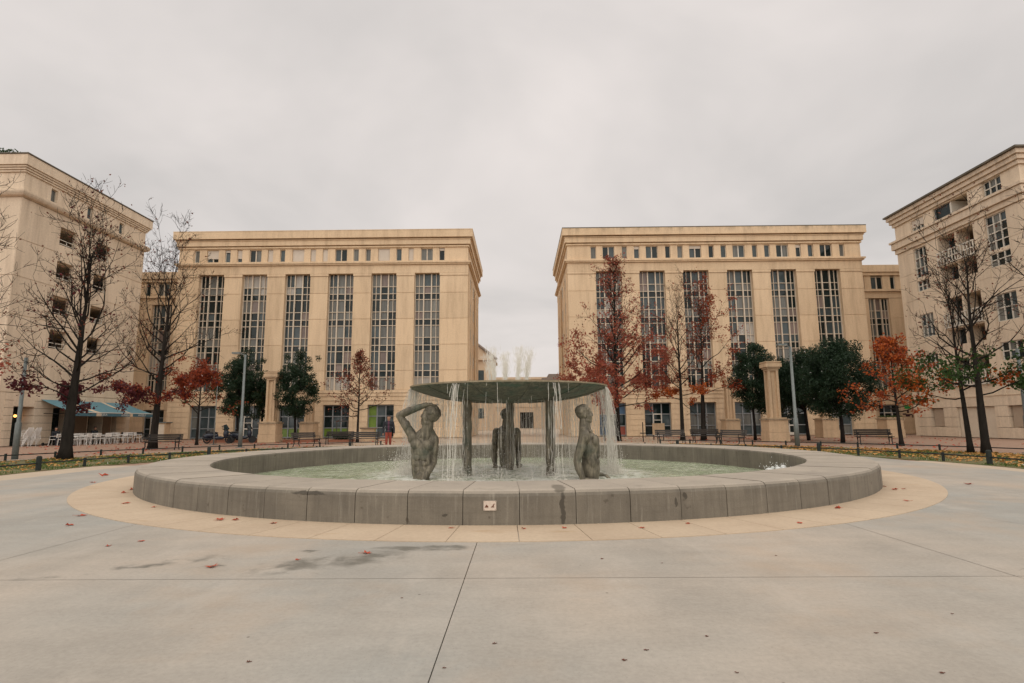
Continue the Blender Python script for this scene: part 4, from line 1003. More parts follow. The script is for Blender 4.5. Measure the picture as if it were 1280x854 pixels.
def head(mb, c, fd, sc=1., hair=True):
    "c: head centre, fd: unit facing direction"
    f = Vector(fd).normalized(); c = Vector(c); sdv = Vector((-f.y, f.x, 0)).normalized(); u = f.cross(sdv)*-1
    if u.z < 0: u = -u
    P = lambda a, b, d: c+(f*a+sdv*b+u*d)*sc
    def el(a, b, d, ra, rb, rd, n=14, h=10):
        tmp = MB().ball((0, 0, 0), (ra*sc, rb*sc, rd*sc), n, h); q = P(a, b, d)
        st = len(mb.v); mb.v += [tuple(q+f*x+sdv*y+u*z) for x, y, z in tmp.v]; mb.f += [tuple(st+i for i in t) for t in tmp.f]; mb.m += tmp.m
    el(-1.6, 0, 2.2, 9.2, 7.6, 8.4); el(2.6, 0, -2.2, 5.6, 6.0, 8.2); el(4.4, 0, -8.2, 3.2, 3.6, 2.6)
    el(7.0, 0, -1.2, 2.2, 1.3, 2.5); el(7.9, 0, -2.2, 1.5, 1.5, 1.1)
    el(6.4, 0, 2.2, 1.9, 4.8, 1.2); el(6.9, 0, -5.3, 1.4, 2.4, .8); el(6.5, 0, -6.7, 1.5, 2.1, .9)
    for s in (-1, 1):
        el(6.0, 2.6*s, .3, 1.2, 1.5, .95); el(4.6, 4.0*s, -2.6, 2.6, 1.8, 2.2); el(-.8, 7.0*s, -1.0, 1.9, 1.0, 3.0); el(.6, 3.6*s, -7.0, 4.4, 2.4, 2.6)
    if hair:
        for (a, b, d, r) in [(-2.2, 0, 4.2, 8.8)]+[(rng.uniform(-10, 2), rng.uniform(-6.4, 6.4), rng.uniform(2.5, 9.5), rng.uniform(1.5, 2.0)) for _ in range(70)]:
            q = Vector((a+1.8, b, d-2.5)); 
            if r < 5: q = q.normalized(); q = Vector((q.x*8.6-1.8, q.y*7.1, q.z*7.8+2.4)); a, b, d = q
            el(a, b, d, r, r*.92, r*.9 if r < 5 else 6.8, 10, 8)
# left youth: forearm laid over his head, other arm hanging across the hip  (units are 1/45 m)
def statue_a():
    mb = MB(); B = mb.ball
    B((-1, 0, -10), (14.2, 11.5, 18), 20, 14); B((-1, .5, 14), (13.6, 10.2, 22), 20, 14); B((0, 1, 36), (15.8, 11.5, 19), 20, 14); B((1.5, 2, 50), (15.5, 8.5, 8), 20, 12); capsule(mb, (-8, 2, 54), (3, 2, 62), 5, 5.5); capsule(mb, (15, 2, 53), (9, 2, 62), 5, 5.5)
    B((-6.5, -6.0, 43.5), (9, 4.8, 7.2), 16, 10); B((8, -6.0, 42.5), (8.8, 4.8, 7), 16, 10)
    for z in (12, 19.5, 27): 
        for s in (-1, 1): B((4.2*s-1, -8.1, z), (4.2, 2.2, 4.0), 12, 8)
    for s in (-1, 1): B((10*s-.5, -3, 24), (4.2, 6.3, 13), 12, 8)
    B((0, -9.2, 4), (7, 2.8, 6), 12, 8)
    for s in (-1, 1): B((4*s, -2.5, 54.5), (7.5, 2.0, 1.8), 12, 8)
    B((-13, 0, 52), (7.5, 7.5, 8.5), 14, 10); capsule(mb, (-12.5, 0, 53), (-33, 1, 81), 6.8, 4.8); B((-22, -1, 67.5), (5.5, 6, 7.5), 12, 8)
    capsule(mb, (-33, 1, 81), (-20, -2, 86.5), 4.9, 5.3); capsule(mb, (-20, -2, 86.5), (5, -4, 94.5), 5.3, 3.4)
    B((9.5, -3, 95), (5.5, 4.6, 2.4), 12, 8); fingers(mb, (13, -3, 94.6), (1, .12, -.35), (.3, 0, 1), ln=10, r=1.4, spread=2.1)
    B((15.5, 0, 48.5), (7.2, 7.6, 8.6), 14, 10); capsule(mb, (16.5, 0, 48), (15.5, 1, 21), 6.3, 4.8); B((16.6, -.5, 37), (5.8, 6.2, 9), 12, 8)
    capsule(mb, (15.5, 1, 21), (11, -7, 12), 4.8, 5.0); capsule(mb, (11, -7, 12), (4, -13.5, 0), 5.0, 3.5)
    B((3, -15.5, -4), (4.4, 2.6, 5), 12, 8); fingers(mb, (2, -16, -7.5), (-.25, -.1, -1), (0, -1, .1), ln=9, r=1.35, spread=2.0)
    capsule(mb, (4.5, 1, 54), (7.5, 0, 70), 8.6, 7.8); capsule(mb, (-1, -5, 54), (5, -2, 66), 2.2, 2.4); capsule(mb, (9, -4.5, 55), (9, -2, 67), 2.2, 2.4)
    head(mb, (9.5, -.5, 80), (-.97, -.1, .2), 1.3)
    return mb
# upright youth with palms just touching the water
def statue_b():
    mb = MB(); B = mb.ball
    B((2, 0, -8), (12.2, 13.4, 18), 20, 14); B((2.5, 0, 14), (11.4, 13, 22), 20, 14); B((1.5, 0, 36), (13, 16.5, 18), 20, 14); B((-3, 0, 49), (8.5, 17, 8), 20, 12)
    for s in (-1, 1):
        B((8.6, 7.2*s, 43), (4.8, 8.8, 7.6), 16, 10); B((-8, 7*s, 42), (5.5, 7.6, 10), 14, 10); B((5, 10.5*s, 24), (6.8, 4.0, 12), 12, 8); B((-6, 3.6*s, 16), (4, 3.2, 16), 12, 8); B((3, 4*s, 54.5), (2, 7.5, 1.8), 12, 8)
        B((-7, 6.5*s, -8), (7.5, 6.5, 8), 12, 8)
        for z in (12, 19.5, 27): B((11.6, 4.2*s, z), (2.0, 4.0, 4.0), 12, 8)
        B((-3, 17*s, 49), (7.4, 7.4, 8.8), 14, 10)
    capsule(mb, (-4, -17.5, 49), (-13.5, -20, 22), 6.6, 4.9); B((-7, -19, 38), (6.4, 6, 8), 12, 8); capsule(mb, (-13.5, -20, 22), (-11, -20, 13), 4.9, 5.1); capsule(mb, (-11, -20, 13), (-7, -19.5, 3), 5.1, 3.4)
    B((-1.5, -19.5, 1.2), (6, 4.6, 2.4), 12, 8); fingers(mb, (3, -19.5, 1), (1, 0, -.08), (0, 0, 1), ln=9.5, r=1.4, spread=2.1)
    capsule(mb, (-3, 17.5, 49), (-6, 20, 23), 6.6, 4.9); capsule(mb, (-6, 20, 23), (-1, 19.5, 14), 4.9, 5.1); capsule(mb, (-1, 19.5, 14), (8, 17.5, 6), 5.1, 3.4)
    B((12.5, 17, 4.4), (5.5, 4.6, 2.4), 12, 8); fingers(mb, (16, 17, 3.8), (1, -.1, -.25), (0, 0, 1), ln=9.5, r=1.4, spread=2.1)
    mb.v = [(x, y, z*1.12 if z > 0 else z) for x, y, z in mb.v]
    capsule(mb, (-4.5, 0, 57), (-5.0, 0, 74), 8.6, 7.0)
    for s in (-1, 1): capsule(mb, (-5, 13*s, 57.5), (-5.5, 3*s, 65), 5.4, 5.6); capsule(mb, (3, 3*s, 60), (-2, 4.5*s, 72), 2, 2.2)
    head(mb, (-4.2, 0, 83.5), (.97, .2, .1), 1.16)
    return mb
U = .0222
rng = random.Random(31)
SA = fuse('bronze_figure', statue_a(), .5, 'bronze', 2); SB = fuse('bronze_figure', statue_b(), .5, 'bronze', 2)
for me, sc3, loc, rz, lab in ((SA, (.9, .92, .955), (-2.66, 15.85, WL), 0, 'bronze youth with forearm raised over his head standing waist-deep in the fountain'),
                         (SB, (.9, .92, .925), (1.86, 15.45, WL), radians(-14), 'bronze youth in profile with palms spread on the water'),
                         (SB, (.9, .92, .93), (-.42, 19.75, WL), radians(-82), 'dark bronze youth behind the falling water beneath the dish')):
    o = bpy.data.objects.new('bronze_statue', me); COL.objects.link(o); o.location = loc; o.scale = tuple(U*k for k in sc3); o.rotation_euler.z = rz; tag(o, lab, 'statue')

# ------------------------------------------------------------------ street furniture
def stone_column(loc, label, shaft=True):
    t = thing('stone_column' if shaft else 'stone_pedestal', label, 'column' if shaft else 'pedestal', loc)
    x, y, z = loc
    b = MB(); b.box(x-.68, x+.68, y-.68, y+.68, 0, .62); b.box(x-.65, x+.65, y-.65, y+.65, .63, 1.42)
    part('pedestal', b, 'column_stone', t)
    part('pedestal_cap', MB().box(x-.72, x+.72, y-.72, y+.72, 1.43, 1.52), 'cap_stone', t); part('plinth', MB().box(x-.6, x+.6, y-.6, y+.6, 1.522, 1.6), 'column_stone', t)
    if not shaft:
        rng = random.Random(3); mb = MB()
        for i in range(160): leaf_quad(mb, (x+rng.uniform(-.7, .7), y+rng.uniform(-.7, .7), 1.6+rng.random()*.12), .14, rng)
        part('fern', mb, 'leaf_olive', t); return t
    sh = MB()
    ring = []
    for zz, w in ((1.6, .25), (4.78, .23)):
        st = len(sh.v)
        for i in range(32):
            a = 2*pi*i/32; q = max(abs(cos(a)), abs(sin(a))); r = w/q; fl = .045 if (i % 8) in (3, 4, 5) else 0
            sh.v.append((x+(r-fl)*cos(a), y+(r-fl)*sin(a), zz))
        ring.append(st)
    for i in range(32): sh.f.append((ring[0]+i, ring[0]+(i+1) % 32, ring[1]+(i+1) % 32, ring[1]+i)); sh.m.append(0)
    part('shaft', sh, 'column_stone', t)
    for dx in (-1, 1):
        for dy in (-1, 1): piece('corner_fillet', t, x+dx*.27-.08, x+dx*.27+.08, y+dy*.27-.08, y+dy*.27+.08, 1.6, 4.8, 'column_stone')
    cp = MB().box(x-.37, x+.37, y-.37, y+.37, 4.8, 4.93).box(x-.45, x+.45, y-.45, y+.45, 4.94, 5.03).box(x-.54, x+.54, y-.54, y+.54, 5.05, 5.3).box(x-.48, x+.48, y-.48, y+.48, 5.3, 5.36).box(x-.53, x+.53, y-.53, y+.53, 5.36, 5.44)
    part('capital', cp, 'column_stone', t)
    return t
stone_column((-19.35, 44.6, -.02), 'free-standing stone column between two small evergreens, near the lamp post')
stone_column((-19.55, 53.3, -.02), 'stone column standing close to the wall behind the lone small evergreen')
stone_column((17.5, 39.6, -.02), 'free-standing stone column between the evergreens, nearest the tall grey lamp post')
stone_column((19.5, 53.2, -.02), 'stone column standing close to the wall behind the twisted sparse red tree')
stone_column((25.3, 47.6, -.02), 'stone column half hidden behind the two big dark evergreens')
stone_column((29.6, 46.2, -.02), 'squat stone pedestal topped with ferns beside the orange tree', False)

def lamp_post(loc, h, label, headed=True, r=.085):
    x, y = loc; t = thing('lamp_post' if headed else 'signal_pole', label, 'lamp post' if headed else 'pole', (x, y, 0))
    part('pole', MB().tube([(x, y, -.03), (x, y, 1.5), (x, y, 1.55), (x, y, h)], [r*1.5, r*1.45, r, r*.8], 14), 'pole_grey', t, smooth=True)
    part('base_plate', MB().box(x-.2, x+.2, y-.2, y+.2, -.03, .02), 'pole_grey', t)
    if headed:
        part('arm', MB().tube([(x, y, h-.05), (x-.3, y-.1, h+.08)], .03, 8), 'pole_grey', t)
        part('lamp_head', MB().box(x-.75, x-.25, y-.25, y+.05, h+.04, h+.14), 'pole_grey', t)
        part('lens', MB().box(x-.7, x-.3, y-.22, y+.02, h+.02, h+.038), 'frame_white', t)
    return t
lamp_post((-17.25, 35.5), 5.75, 'grey lamp post in front of the small evergreens left of the stone column')
lamp_post((14.7, 30.7), 5.35, 'grey lamp post in front of the round dark evergreens')
lamp_post((-20.85, 23.7), 4.25, 'plain grey-green pole on the lawn before the café doorway', False, .078)
lamp_post((20.9, 23.9), 4.3, 'plain grey-green pole on the lawn beside the twin-trunked tree', False, .078)
lamp_post((-21.35, 40.1), 4.2, 'thin pale pole beside the parked scooter', False, .03)
t = thing('signpost', 'short thin post with a crossbar behind the bench before the long block', 'post', (8.75, 40.8, 0))
part('pole', MB().tube([(8.75, 40.8, -.03), (8.75, 40.8, 1.35)], .035, 8), 'iron_black', t); part('crossbar', MB().box(8.55, 8.95, 40.77, 40.83, .55, .62), 'iron_black', t)

# benches: cast iron ends, timber slats
def bench(loc, rz, label, worn=False):
    mt = 'wood_worn' if worn else 'wood_dark'; P = []
    for i in range(4): P.append(('seat_slat', MB().box(-.95, .95, -.24+i*.125, -.24+i*.125+.105, .43, .465), mt))
    for i in range(3): P.append(('back_slat', MB().box(-.95, .95, .27+i*.035, .305+i*.035, .53+i*.115, .53+i*.115+.1), mt))
    for x in (-.8, .8):
        lg = MB().tube([(x, -.30, 0), (x, -.2, .2), (x, -.24, .42)], .03, 6).tube([(x, .30, 0), (x, .2, .2), (x, .24, .42)], .03, 6).tube([(x, -.26, .41), (x, .26, .41)], .028, 6).tube([(x, .24, .42), (x, .36, .86)], .026, 6).tube([(x, -.26, .43), (x, -.28, .62), (x, .25, .64)], .02, 6)
        P.append(('leg', lg, 'iron_black'))
    return local_thing('park_bench', label, 'bench', loc, rz, P, 'slatted park benches round the square')
bench((-20.3, 32.6, 0), radians(8), 'slatted bench beside the second leafless tree by the café terrace', False)
bench((-13.3, 36.0, 0), radians(62), 'weathered slatted bench seen end-on beside another bench', True)
bench((-12.4, 39.5, 0), radians(0), 'slatted bench beside the green shrub and stakes', False)
bench((-9.85, 36.6, 0), radians(0), 'slatted bench under the small russet tree beside the walking person', True)
bench((9.7, 36.9, 0), radians(0), 'slatted bench facing the fountain below the sparse trees with bright red lower leaves', True)
bench((12.4, 38.4, 0), radians(0), 'slatted bench behind the end-on bench near the evergreens', False)
bench((12.55, 34.5, 0), radians(-58), 'slatted bench turned end-on beside the lamp post', True)
bench((20.3, 33.2, 0), radians(-14), 'dark slatted bench beside the orange tree', False)

# low trip rails round the lawns
def trip_rail(label, r, a0, a1, n, big=()):
    t = thing('trip_rail', label, 'railing', (*polar(r, (a0+a1)/2), 0)); pts = []
    for i in range(n+1):
        a = a0+(a1-a0)*i/n; x, y = polar(r, a); pts.append((x, y, .24)); b = i in big
        w = .075 if b else .045
        part('post', MB().tube([(x, y, -.02), (x, y, .42 if b else .30), (x, y, .46 if b else .31)], [w, w, w*.6], 8), 'rail_green', t, (x, y, 0))
    for p, q in zip(pts, pts[1:]): part('rail', MB().tube([p, q], .024, 6), 'rail_green', t, p)
trip_rail('low dark rail along the plaza edge of the lawn by the café', 14.62, radians(118), radians(198), 12, (1, 5, 9))
trip_rail('low dark rail along the outer edge of the lawn by the café', 20.6, radians(114), radians(196), 16)
trip_rail('low dark rail along the plaza edge of the leaf-strewn lawn', 14.62, radians(-18), radians(62), 12, (3, 7, 11))
trip_rail('low dark rail along the outer edge of the leaf-strewn lawn', 20.6, radians(-16), radians(64), 16)

# planting beds edged with brick below the evergreens
def bed(x0, x1, y0, y1, label):
    t = thing('planting_bed', label, 'planting bed', ((x0+x1)/2, (y0+y1)/2, 0))
    part('edging', MB().box(x0, x1, y0, y0+.12, -.03, .16).box(x0, x1, y1-.12, y1, -.03, .16).box(x0, x0+.12, y0+.12, y1-.12, -.03, .16).box(x1-.12, x1, y0+.12, y1-.12, -.03, .16), 'terracotta', t)
    part('soil', MB().box(x0+.12, x1-.12, y0+.12, y1-.12, -.03, .1), 'terracotta', t)
bed(-24.6, -20.4, 45.0, 47.6, 'brick-edged bed under the small evergreens by the scooter')
bed(-18.5, -16.2, 44.9, 46.3, 'brick-edged bed under the lone evergreen beside the stone column')
bed(-14.9, -13.2, 44.8, 46.2, 'brick-edged bed holding the low green shrub')
t = thing('tree_stake', 'timber stake frame rising from the low green shrub', 'stakes', (-14.05, 45.5, 0))
for dx in (-.42, .42): part('stake', MB().tube([(-14.05+dx, 45.5, 0), (-14.05+dx, 45.5, 1.62)], .035, 6), 'wood_worn', t)
part('crossbar', MB().box(-14.55, -13.55, 45.45, 45.55, 1.55, 1.62), 'wood_worn', t)
tuft('shrub', 'low green shrub in the brick-edged bed under the stakes', (-14.05, 45.45, .1), (.8, .5, .32), 700, 8, 'leaf_green', .14)
t = thing('stone_plinth', 'low stone plinth with brown cap behind the bench', 'plinth', (-12.2, 46.5, 0))
part('body', MB().box(-12.7, -11.7, 46.2, 46.8, -.02, .95), 'column_stone', t); part('cap', MB().box(-12.8, -11.6, 46.1, 46.9, .96, 1.06), 'brown_panel', t)
t = thing('notice_board', 'pale blank board standing behind the bench before the doorway', 'board', (10.9, 45.0, 0))
part('panel', MB().box(10.4, 11.35, 44.97, 45.03, .35, 1.25), 'column_stone', t)
for x in (10.5, 11.25): part('leg', MB().box(x-.03, x+.03, 45.035, 45.09, -.02, 1.2), 'iron_black', t)

# ------------------------------------------------------------------ trees
def grow(loc, h, r0, clear, spread, rng, n1=34, lean=(0, 0), elev=(5, 62), prof=None, sub=(5, 4), wig=.16, bias=None, kink=.02, twig=.005, vase=False):
    "returns wood mesh and twig sample points; a central leader with tiers of laterals"
    wood = MB(); tips = []; x, y, z = loc; n = 16; tr = []; ox = oy = 0
    for i in range(n+1):
        t = i/n; ox += rng.gauss(0, kink*h/10); oy += rng.gauss(0, kink*h/10)
        tr.append((Vector((x+lean[0]*h*t+ox*t, y+lean[1]*h*t+oy*t, z+h*t)), r0*((1-t)**1.1)*.95+.010 if i else r0*1.35))
    wood.tube([p for p, r in tr], [r for p, r in tr], 10)
    at = lambda t: (tr[min(int(t*n), n-1)][0].lerp(tr[min(int(t*n), n-1)+1][0], t*n-min(int(t*n), n-1)), tr[min(int(t*n), n-1)][1])
    prof = prof or (lambda u: (1-u)**.7*.9+.12)
    def branch(p, d, l, r, order, k):
        segs = 6 if order == 0 else (4 if order == 1 else 3); pts = [p]; rad = [r]; cur = p.copy(); dd = d.copy(); childs = []
        for i in range(segs):
            upb = (.12 if order == 0 else .07)*(1.1 if vase else 1)
            dd = (dd+Vector((rng.gauss(0, wig), rng.gauss(0, wig), rng.gauss(0, wig)+upb))).normalized()
            cur = cur+dd*(l/segs); pts.append(cur.copy()); rad.append(max(twig*.7, r*(1-(i+1)/segs)*.95+twig*.7)); childs.append((cur.copy(), dd.copy(), (i+1)/segs, rad[-1]))
        wood.tube(pts, rad, 6 if order == 0 else (4 if order == 1 else 3), caps=False)
        for (c, e, t, rr) in childs: tips.append((c, order, e))
        if order < 2:
            for i in range(k[order]):
                c, e, t, rr = childs[min(segs-1, int(rng.uniform(.15, 1)*segs))]
                ax = Vector((rng.gauss(0, 1), rng.gauss(0, 1), rng.gauss(0, .7)+.25)); ax = (ax-e*ax.dot(e)).normalized()
                nd = (e*rng.uniform(.5, .9)+ax*rng.uniform(.5, .95)).normalized()
                branch(c, nd, l*rng.uniform(.3, .58)*(1.1-.45*t), max(twig, rr*.6), order+1, k)
    az = rng.random()*6
    for i in range(n1):
        u = (i+rng.random()*.6)/n1; t = clear/h+(.985-clear/h)*u; p, r = at(t); az += 2.4+rng.gauss(0, .3)
        if vase:
            el = radians(elev[0]+(elev[1]-elev[0])*min(1, u*1.5)**.85+rng.gauss(0, 7)); l = spread*(.72+.55*u-.95*max(0, u-.45))*rng.uniform(.7, 1.15)
        else: el = radians(elev[0]+(elev[1]-elev[0])*u+rng.gauss(0, 8)); l = spread*prof(u)*rng.uniform(.75, 1.2)
        if bias: l *= bias(az, u)
        branch(p, Vector((cos(az)*cos(el), sin(az)*cos(el), sin(el))), l, max(.008, min(r*.5, .008+l*.0105)), 0, sub)
    return wood, tips
def tree(name, label, loc, h, r0, clear, spread, seed, leaves, group=None, bark='bark', trunk2=None, **kw):
    "leaves: list of (material, count, size, density function of (point, order))"
    rng = random.Random(seed); wood, tips = grow(loc, h, r0, clear, spread, rng, **kw)
    t = thing(name, label, 'tree', loc, group); part('trunk', wood, bark, t, smooth=True)
    for (mt, cnt, size, fn) in leaves:
        mb = MB(); cand = [(p, o_, e) for (p, o_, e) in tips if o_ > 0]; wts = [max(0., fn(p, (p.z-loc[2])/h)) for p, o_, e in cand]
        if sum(wts) <= 0: continue
        for (p, o_, e) in rng.choices(cand, wts, k=cnt):
            q = p+Vector((rng.gauss(0, .12), rng.gauss(0, .12), rng.gauss(0, .10)-.03)); leaf_quad(mb, q, size, rng)
        part('crown', mb, mt, t)
    return t
def evergreen(label, loc, h, w, clear, seed, mat='leaf_green', n=110, olive=0, r0=.10, oval=1.):
    rng = random.Random(seed); x, y, z = loc; cz = z+(h+clear)/2; rz = (h-clear)/2
    t = thing('evergreen_tree', label, 'tree', loc, 'small evergreen trees before the long blocks')
    wd = MB(); ln = rng.uniform(-.12, .12); fork = Vector((x+ln, y, z+clear+.25))
    wd.tube([(x, y, z), (x+ln*.6+.03, y, z+clear*.5), fork], [r0*1.25, r0*.95, r0*.85], 9)
    cl = []
    for i in range(n):
        d = Vector((rng.gauss(0, 1), rng.gauss(0, 1), rng.gauss(0, 1))).normalized(); k = rng.random()**.33
        shape = 1.0-.28*max(0, d.z)*oval
        c = Vector((x+ln+d.x*w*shape*k, y+d.y*w*shape*k, cz+d.z*rz*k)); c += Vector((rng.gauss(0, .22), rng.gauss(0, .22), rng.gauss(0, .24)))
        if c.z < z+clear-.1: c.z = z+clear-.1+rng.random()*.3
        cl.append((c, rng.uniform(.25, .52)*(w/1.6)**.5))
    for k in range(9):
        c, r = rng.choice(cl); mid = fork.lerp(c, .5)+Vector((0, 0, -.1)); wd.tube([fork, mid, c], [r0*.55, r0*.32, .012], 6)
    for k in range(3):   # stray sprays breaking the outline
        a = rng.random()*6.28; c = Vector((x+cos(a)*w*.9, y+sin(a)*w*.9, cz+rz*rng.uniform(.2, .95))); cl.append((c, .28))
    mb = MB(); mb2 = MB()
    for (c, r) in cl:
        m_ = mb2 if rng.random() < olive else mb
        for i in range(int(150*(r/.38)**2)):
            d = Vector((rng.gauss(0, 1), rng.gauss(0, 1), rng.gauss(0, .8))).normalized()*(r*rng.random()**.45); leaf_quad(m_, c+d, .115, rng)
    part('trunk', wd, 'bark_dark', t, smooth=True); part('crown', mb, mat, t)
    if mb2.v: part('crown', mb2, 'leaf_olive', t)
    return t
T0 = -.02
low = lambda a, b: (lambda p, u: max(0, 1-abs(u-a)/b)+.02)
tree('bare_tree', 'tall leafless tree with wine-red leaves low down, on the lawn before the café', (-18.6, 23.5, T0), 8.6, .24, 2.2, 3.8, 101,
     [('leaf_maroon', 2000, .14, lambda p, u: max(0, 1-abs(u-.30)/.09)*(2 if p.x < -19.0 else .6)+.002), ('leaf_brown', 900, .10, lambda p, u: 1)], lean=(.02, 0), n1=33, elev=(-8, 66), sub=(8, 5), vase=True, twig=.006)
tree('bare_tree', 'tall leafless tree with scarlet leaves on its lower limbs by the café terrace', (-22.5, 35.2, T0), 11.1, .235, 2.6, 4.7, 102,
     [('leaf_maroon', 2200, .15, lambda p, u: max(0, 1-abs(u-.27)/.17)), ('leaf_red', 3200, .15, lambda p, u: max(0, 1-abs(u-.36)/.16)*(1 if p.x > -21.9 else .12)), ('leaf_brown', 500, .12, lambda p, u: 1)], lean=(.03, 0), n1=33, elev=(-4, 64), sub=(8, 5), vase=True, twig=.007)
tree('small_tree', 'small flame-red tree between the scooter and the second leafless tree', (-22.6, 40.2, T0), 5.4, .10, 2.1, 2.6, 103,
     [('leaf_red', 1900, .15, lambda p, u: 1), ('leaf_olive', 500, .14, lambda p, u: 1-u)], n1=20, elev=(15, 60), sub=(5, 3))
evergreen('evergreen with a tall rounded crown behind the grey lamp post', (-22.6, 46.0, .1), 7.35, 2.0, 2.0, 201, n=135)
evergreen('thin olive-tinged evergreen between the lamp post and the stone column', (-21.2, 47.0, .1), 5.6, 1.15, 1.7, 202, n=55, olive=.6)
evergreen('lone evergreen between the two stone columns', (-17.75, 45.5, .1), 6.85, 1.7, 1.75, 203, n=110)
tree('small_tree', 'small russet cone-shaped tree behind the bench and walking person', (-12.15, 43.2, T0), 6.9, .10, 2.1, 2.7, 104,
     [('leaf_brown', 1900, .13, lambda p, u: 1.1-u*.5), ('leaf_burgundy', 500, .13, lambda p, u: 1)], n1=34, elev=(-2, 70), sub=(5, 3), prof=lambda u: (1-u)**1.0*.95+.08)
tree('large_tree', 'big burgundy-leaved tree in front of the long block', (7.35, 42.9, T0), 12.9, .20, 2.1, 4.1, 105,
     [('leaf_burgundy', 9500, .16, lambda p, u: max(.03, 1.1-u*1.6)), ('leaf_russet', 3000, .15, lambda p, u: max(.03, 1.1-u*1.4)), ('leaf_brown', 700, .14, lambda p, u: 1)], n1=54, elev=(8, 80), sub=(7, 5), prof=lambda u: (1-u)**.6*.8+.3)
tree('thin_tree', 'thin leaning young trunk beside the big burgundy tree', (6.45, 43.6, T0), 5.0, .055, 3.2, 1.2, 106, [('leaf_burgundy', 250, .14, lambda p, u: 1)], n1=12, lean=(-.07, 0), sub=(3, 2))
tree('sparse_tree', 'sparse tree with bright scarlet lowest branches behind the bench', (12.3, 43.5, T0), 10.6, .16, 2.7, 3.2, 107,
     [('leaf_orange', 1300, .15, lambda p, u: max(0, 1-abs(u-.32)/.07)), ('leaf_russet', 900, .14, lambda p, u: max(0, 1-abs(u-.5)/.3)), ('leaf_brown', 400, .12, lambda p, u: 1)], n1=30, elev=(2, 72), sub=(6, 5), vase=True)
tree('sparse_tree', 'sparse twisted tree with red leaves down its outer side', (13.8, 43.3, T0), 10.2, .19, 3.4, 3.6, 108,
     [('leaf_red', 2600, .15, lambda p, u: (1 if p.x > 14.0 else .2)*(1.1-u*.6)), ('leaf_brown', 500, .13, lambda p, u: 1)], n1=28, elev=(4, 70), sub=(6, 5), vase=True, wig=.2, lean=(.02, 0))
evergreen('ragged dark evergreen beside the free-standing column with a stray upper spray', (17.35, 42.6, T0), 7.3, 1.7, 2.2, 204, n=105)
evergreen('small light evergreen directly behind the lamp post and column', (20.3, 44.8, T0), 6.1, 1.9, 1.7, 205, n=105, olive=.15)
evergreen('broad dark evergreen with a slender straight trunk', (20.75, 41.6, T0), 6.3, 2.15, 1.9, 206, n=140, r0=.11)
evergreen('broadest dark evergreen with a leaning trunk, beside the orange tree', (20.6, 37.0, T0), 6.3, 2.3, 1.55, 207, n=165, r0=.12)
tree('small_tree', 'flame-orange tree beside the dark bench and leafy lawn', (20.95, 31.9, T0), 5.7, .115, 1.75, 2.5, 109,
     [('leaf_orange', 2300, .14, lambda p, u: 1), ('leaf_red', 1300, .145, lambda p, u: 1), ('leaf_yellowgreen', 160, .14, lambda p, u: 1 if p.x > 21.5 else 0)], n1=26, elev=(2, 66), sub=(5, 4), lean=(-.02, 0))
tree('bare_tree', 'upright trunk of the twin leafless trees by the garage doors', (18.62, 23.3, T0), 8.4, .16, 2.3, 3.3, 110,
     [('leaf_yellowgreen', 1500, .15, lambda p, u: max(0, 1-abs(u-.34)/.2)*(1 if p.x > 18.9 else .3)), ('leaf_brown', 420, .10, lambda p, u: 1)], n1=22, elev=(-2, 62), sub=(6, 5), vase=True, twig=.006)
tree('bare_tree', 'leaning trunk of the twin leafless trees by the garage doors', (18.55, 24.0, T0), 6.9, .115, 2.2, 2.9, 111,
     [('leaf_yellowgreen', 900, .14, lambda p, u: max(0, 1-abs(u-.42)/.22)), ('leaf_orange', 700, .14, lambda p, u: max(0, 1-abs(u-.38)/.14)), ('leaf_brown', 250, .1, lambda p, u: 1)], n1=17, elev=(0, 58), sub=(6, 4), lean=(-.03, 0), vase=True, twig=.006)
tree('bare_tree', 'leafless tree whose branches reach in before the café block corner', (-21.3, 20.3, T0), 8.2, .24, 2.4, 4.2, 112,
     [('leaf_burgundy', 420, .14, lambda p, u: max(0, 1-abs(u-.4)/.14)), ('leaf_brown', 200, .1, lambda p, u: 1)], n1=30, elev=(0, 66), sub=(7, 5), vase=True, twig=.006)
tree('bare_tree', 'leafless tree whose branches reach in before the balcony block corner', (20.9, 20.6, T0), 8.2, .22, 2.4, 4.0, 113,
     [('leaf_yellowgreen', 500, .15, lambda p, u: max(0, 1-abs(u-.27)/.08)), ('leaf_brown', 300, .1, lambda p, u: 1)], n1=30, elev=(0, 66), sub=(7, 5), vase=True, twig=.006)

# ------------------------------------------------------------------ café terrace
aw = thing('café_awning'.replace('é', 'e'), 'blue and cream striped awning over the café terrace', 'awning', (-34, 46, 0))
XA, XB, ZA, ZB = -34.94, -32.4, 3.3, 2.36
ys = [41.4, 43.6, 44.15, 47.4, 47.75, 50.4]
for i, (a, b) in enumerate(zip(ys, ys[1:])):
    mt = 'awning_cream' if i % 2 else 'awning_blue'; n = 6; mb = MB()
    for k in range(n):
        u0, u1 = k/n, (k+1)/n; f = lambda u: (XA+(XB-XA)*u, ZA+(ZB-ZA)*u-.06*sin(pi*u))
        (xa, za), (xb, zb) = f(u0), f(u1)
        mb.quad((xa, a, za), (xb, a, zb), (xb, b, zb), (xa, b, za)); mb.quad((xa, a, za-.012), (xa, b, za-.012), (xb, b, zb-.012), (xb, a, zb-.012))
    part('canopy_strip', mb, mt, aw)
    part('valance', MB().box(XB-.006, XB+.006, a+.004, b-.004, ZB-.27, ZB-.004), 'awning_navy' if i % 2 == 0 else 'awning_cream', aw)
for y in (41.7, 46, 50.3): part('arm', MB().tube([(-34.9, y, 2.3), (-33.8, y, 2.25), (-32.75, y, 2.36)], .025, 6), 'iron_black', aw)
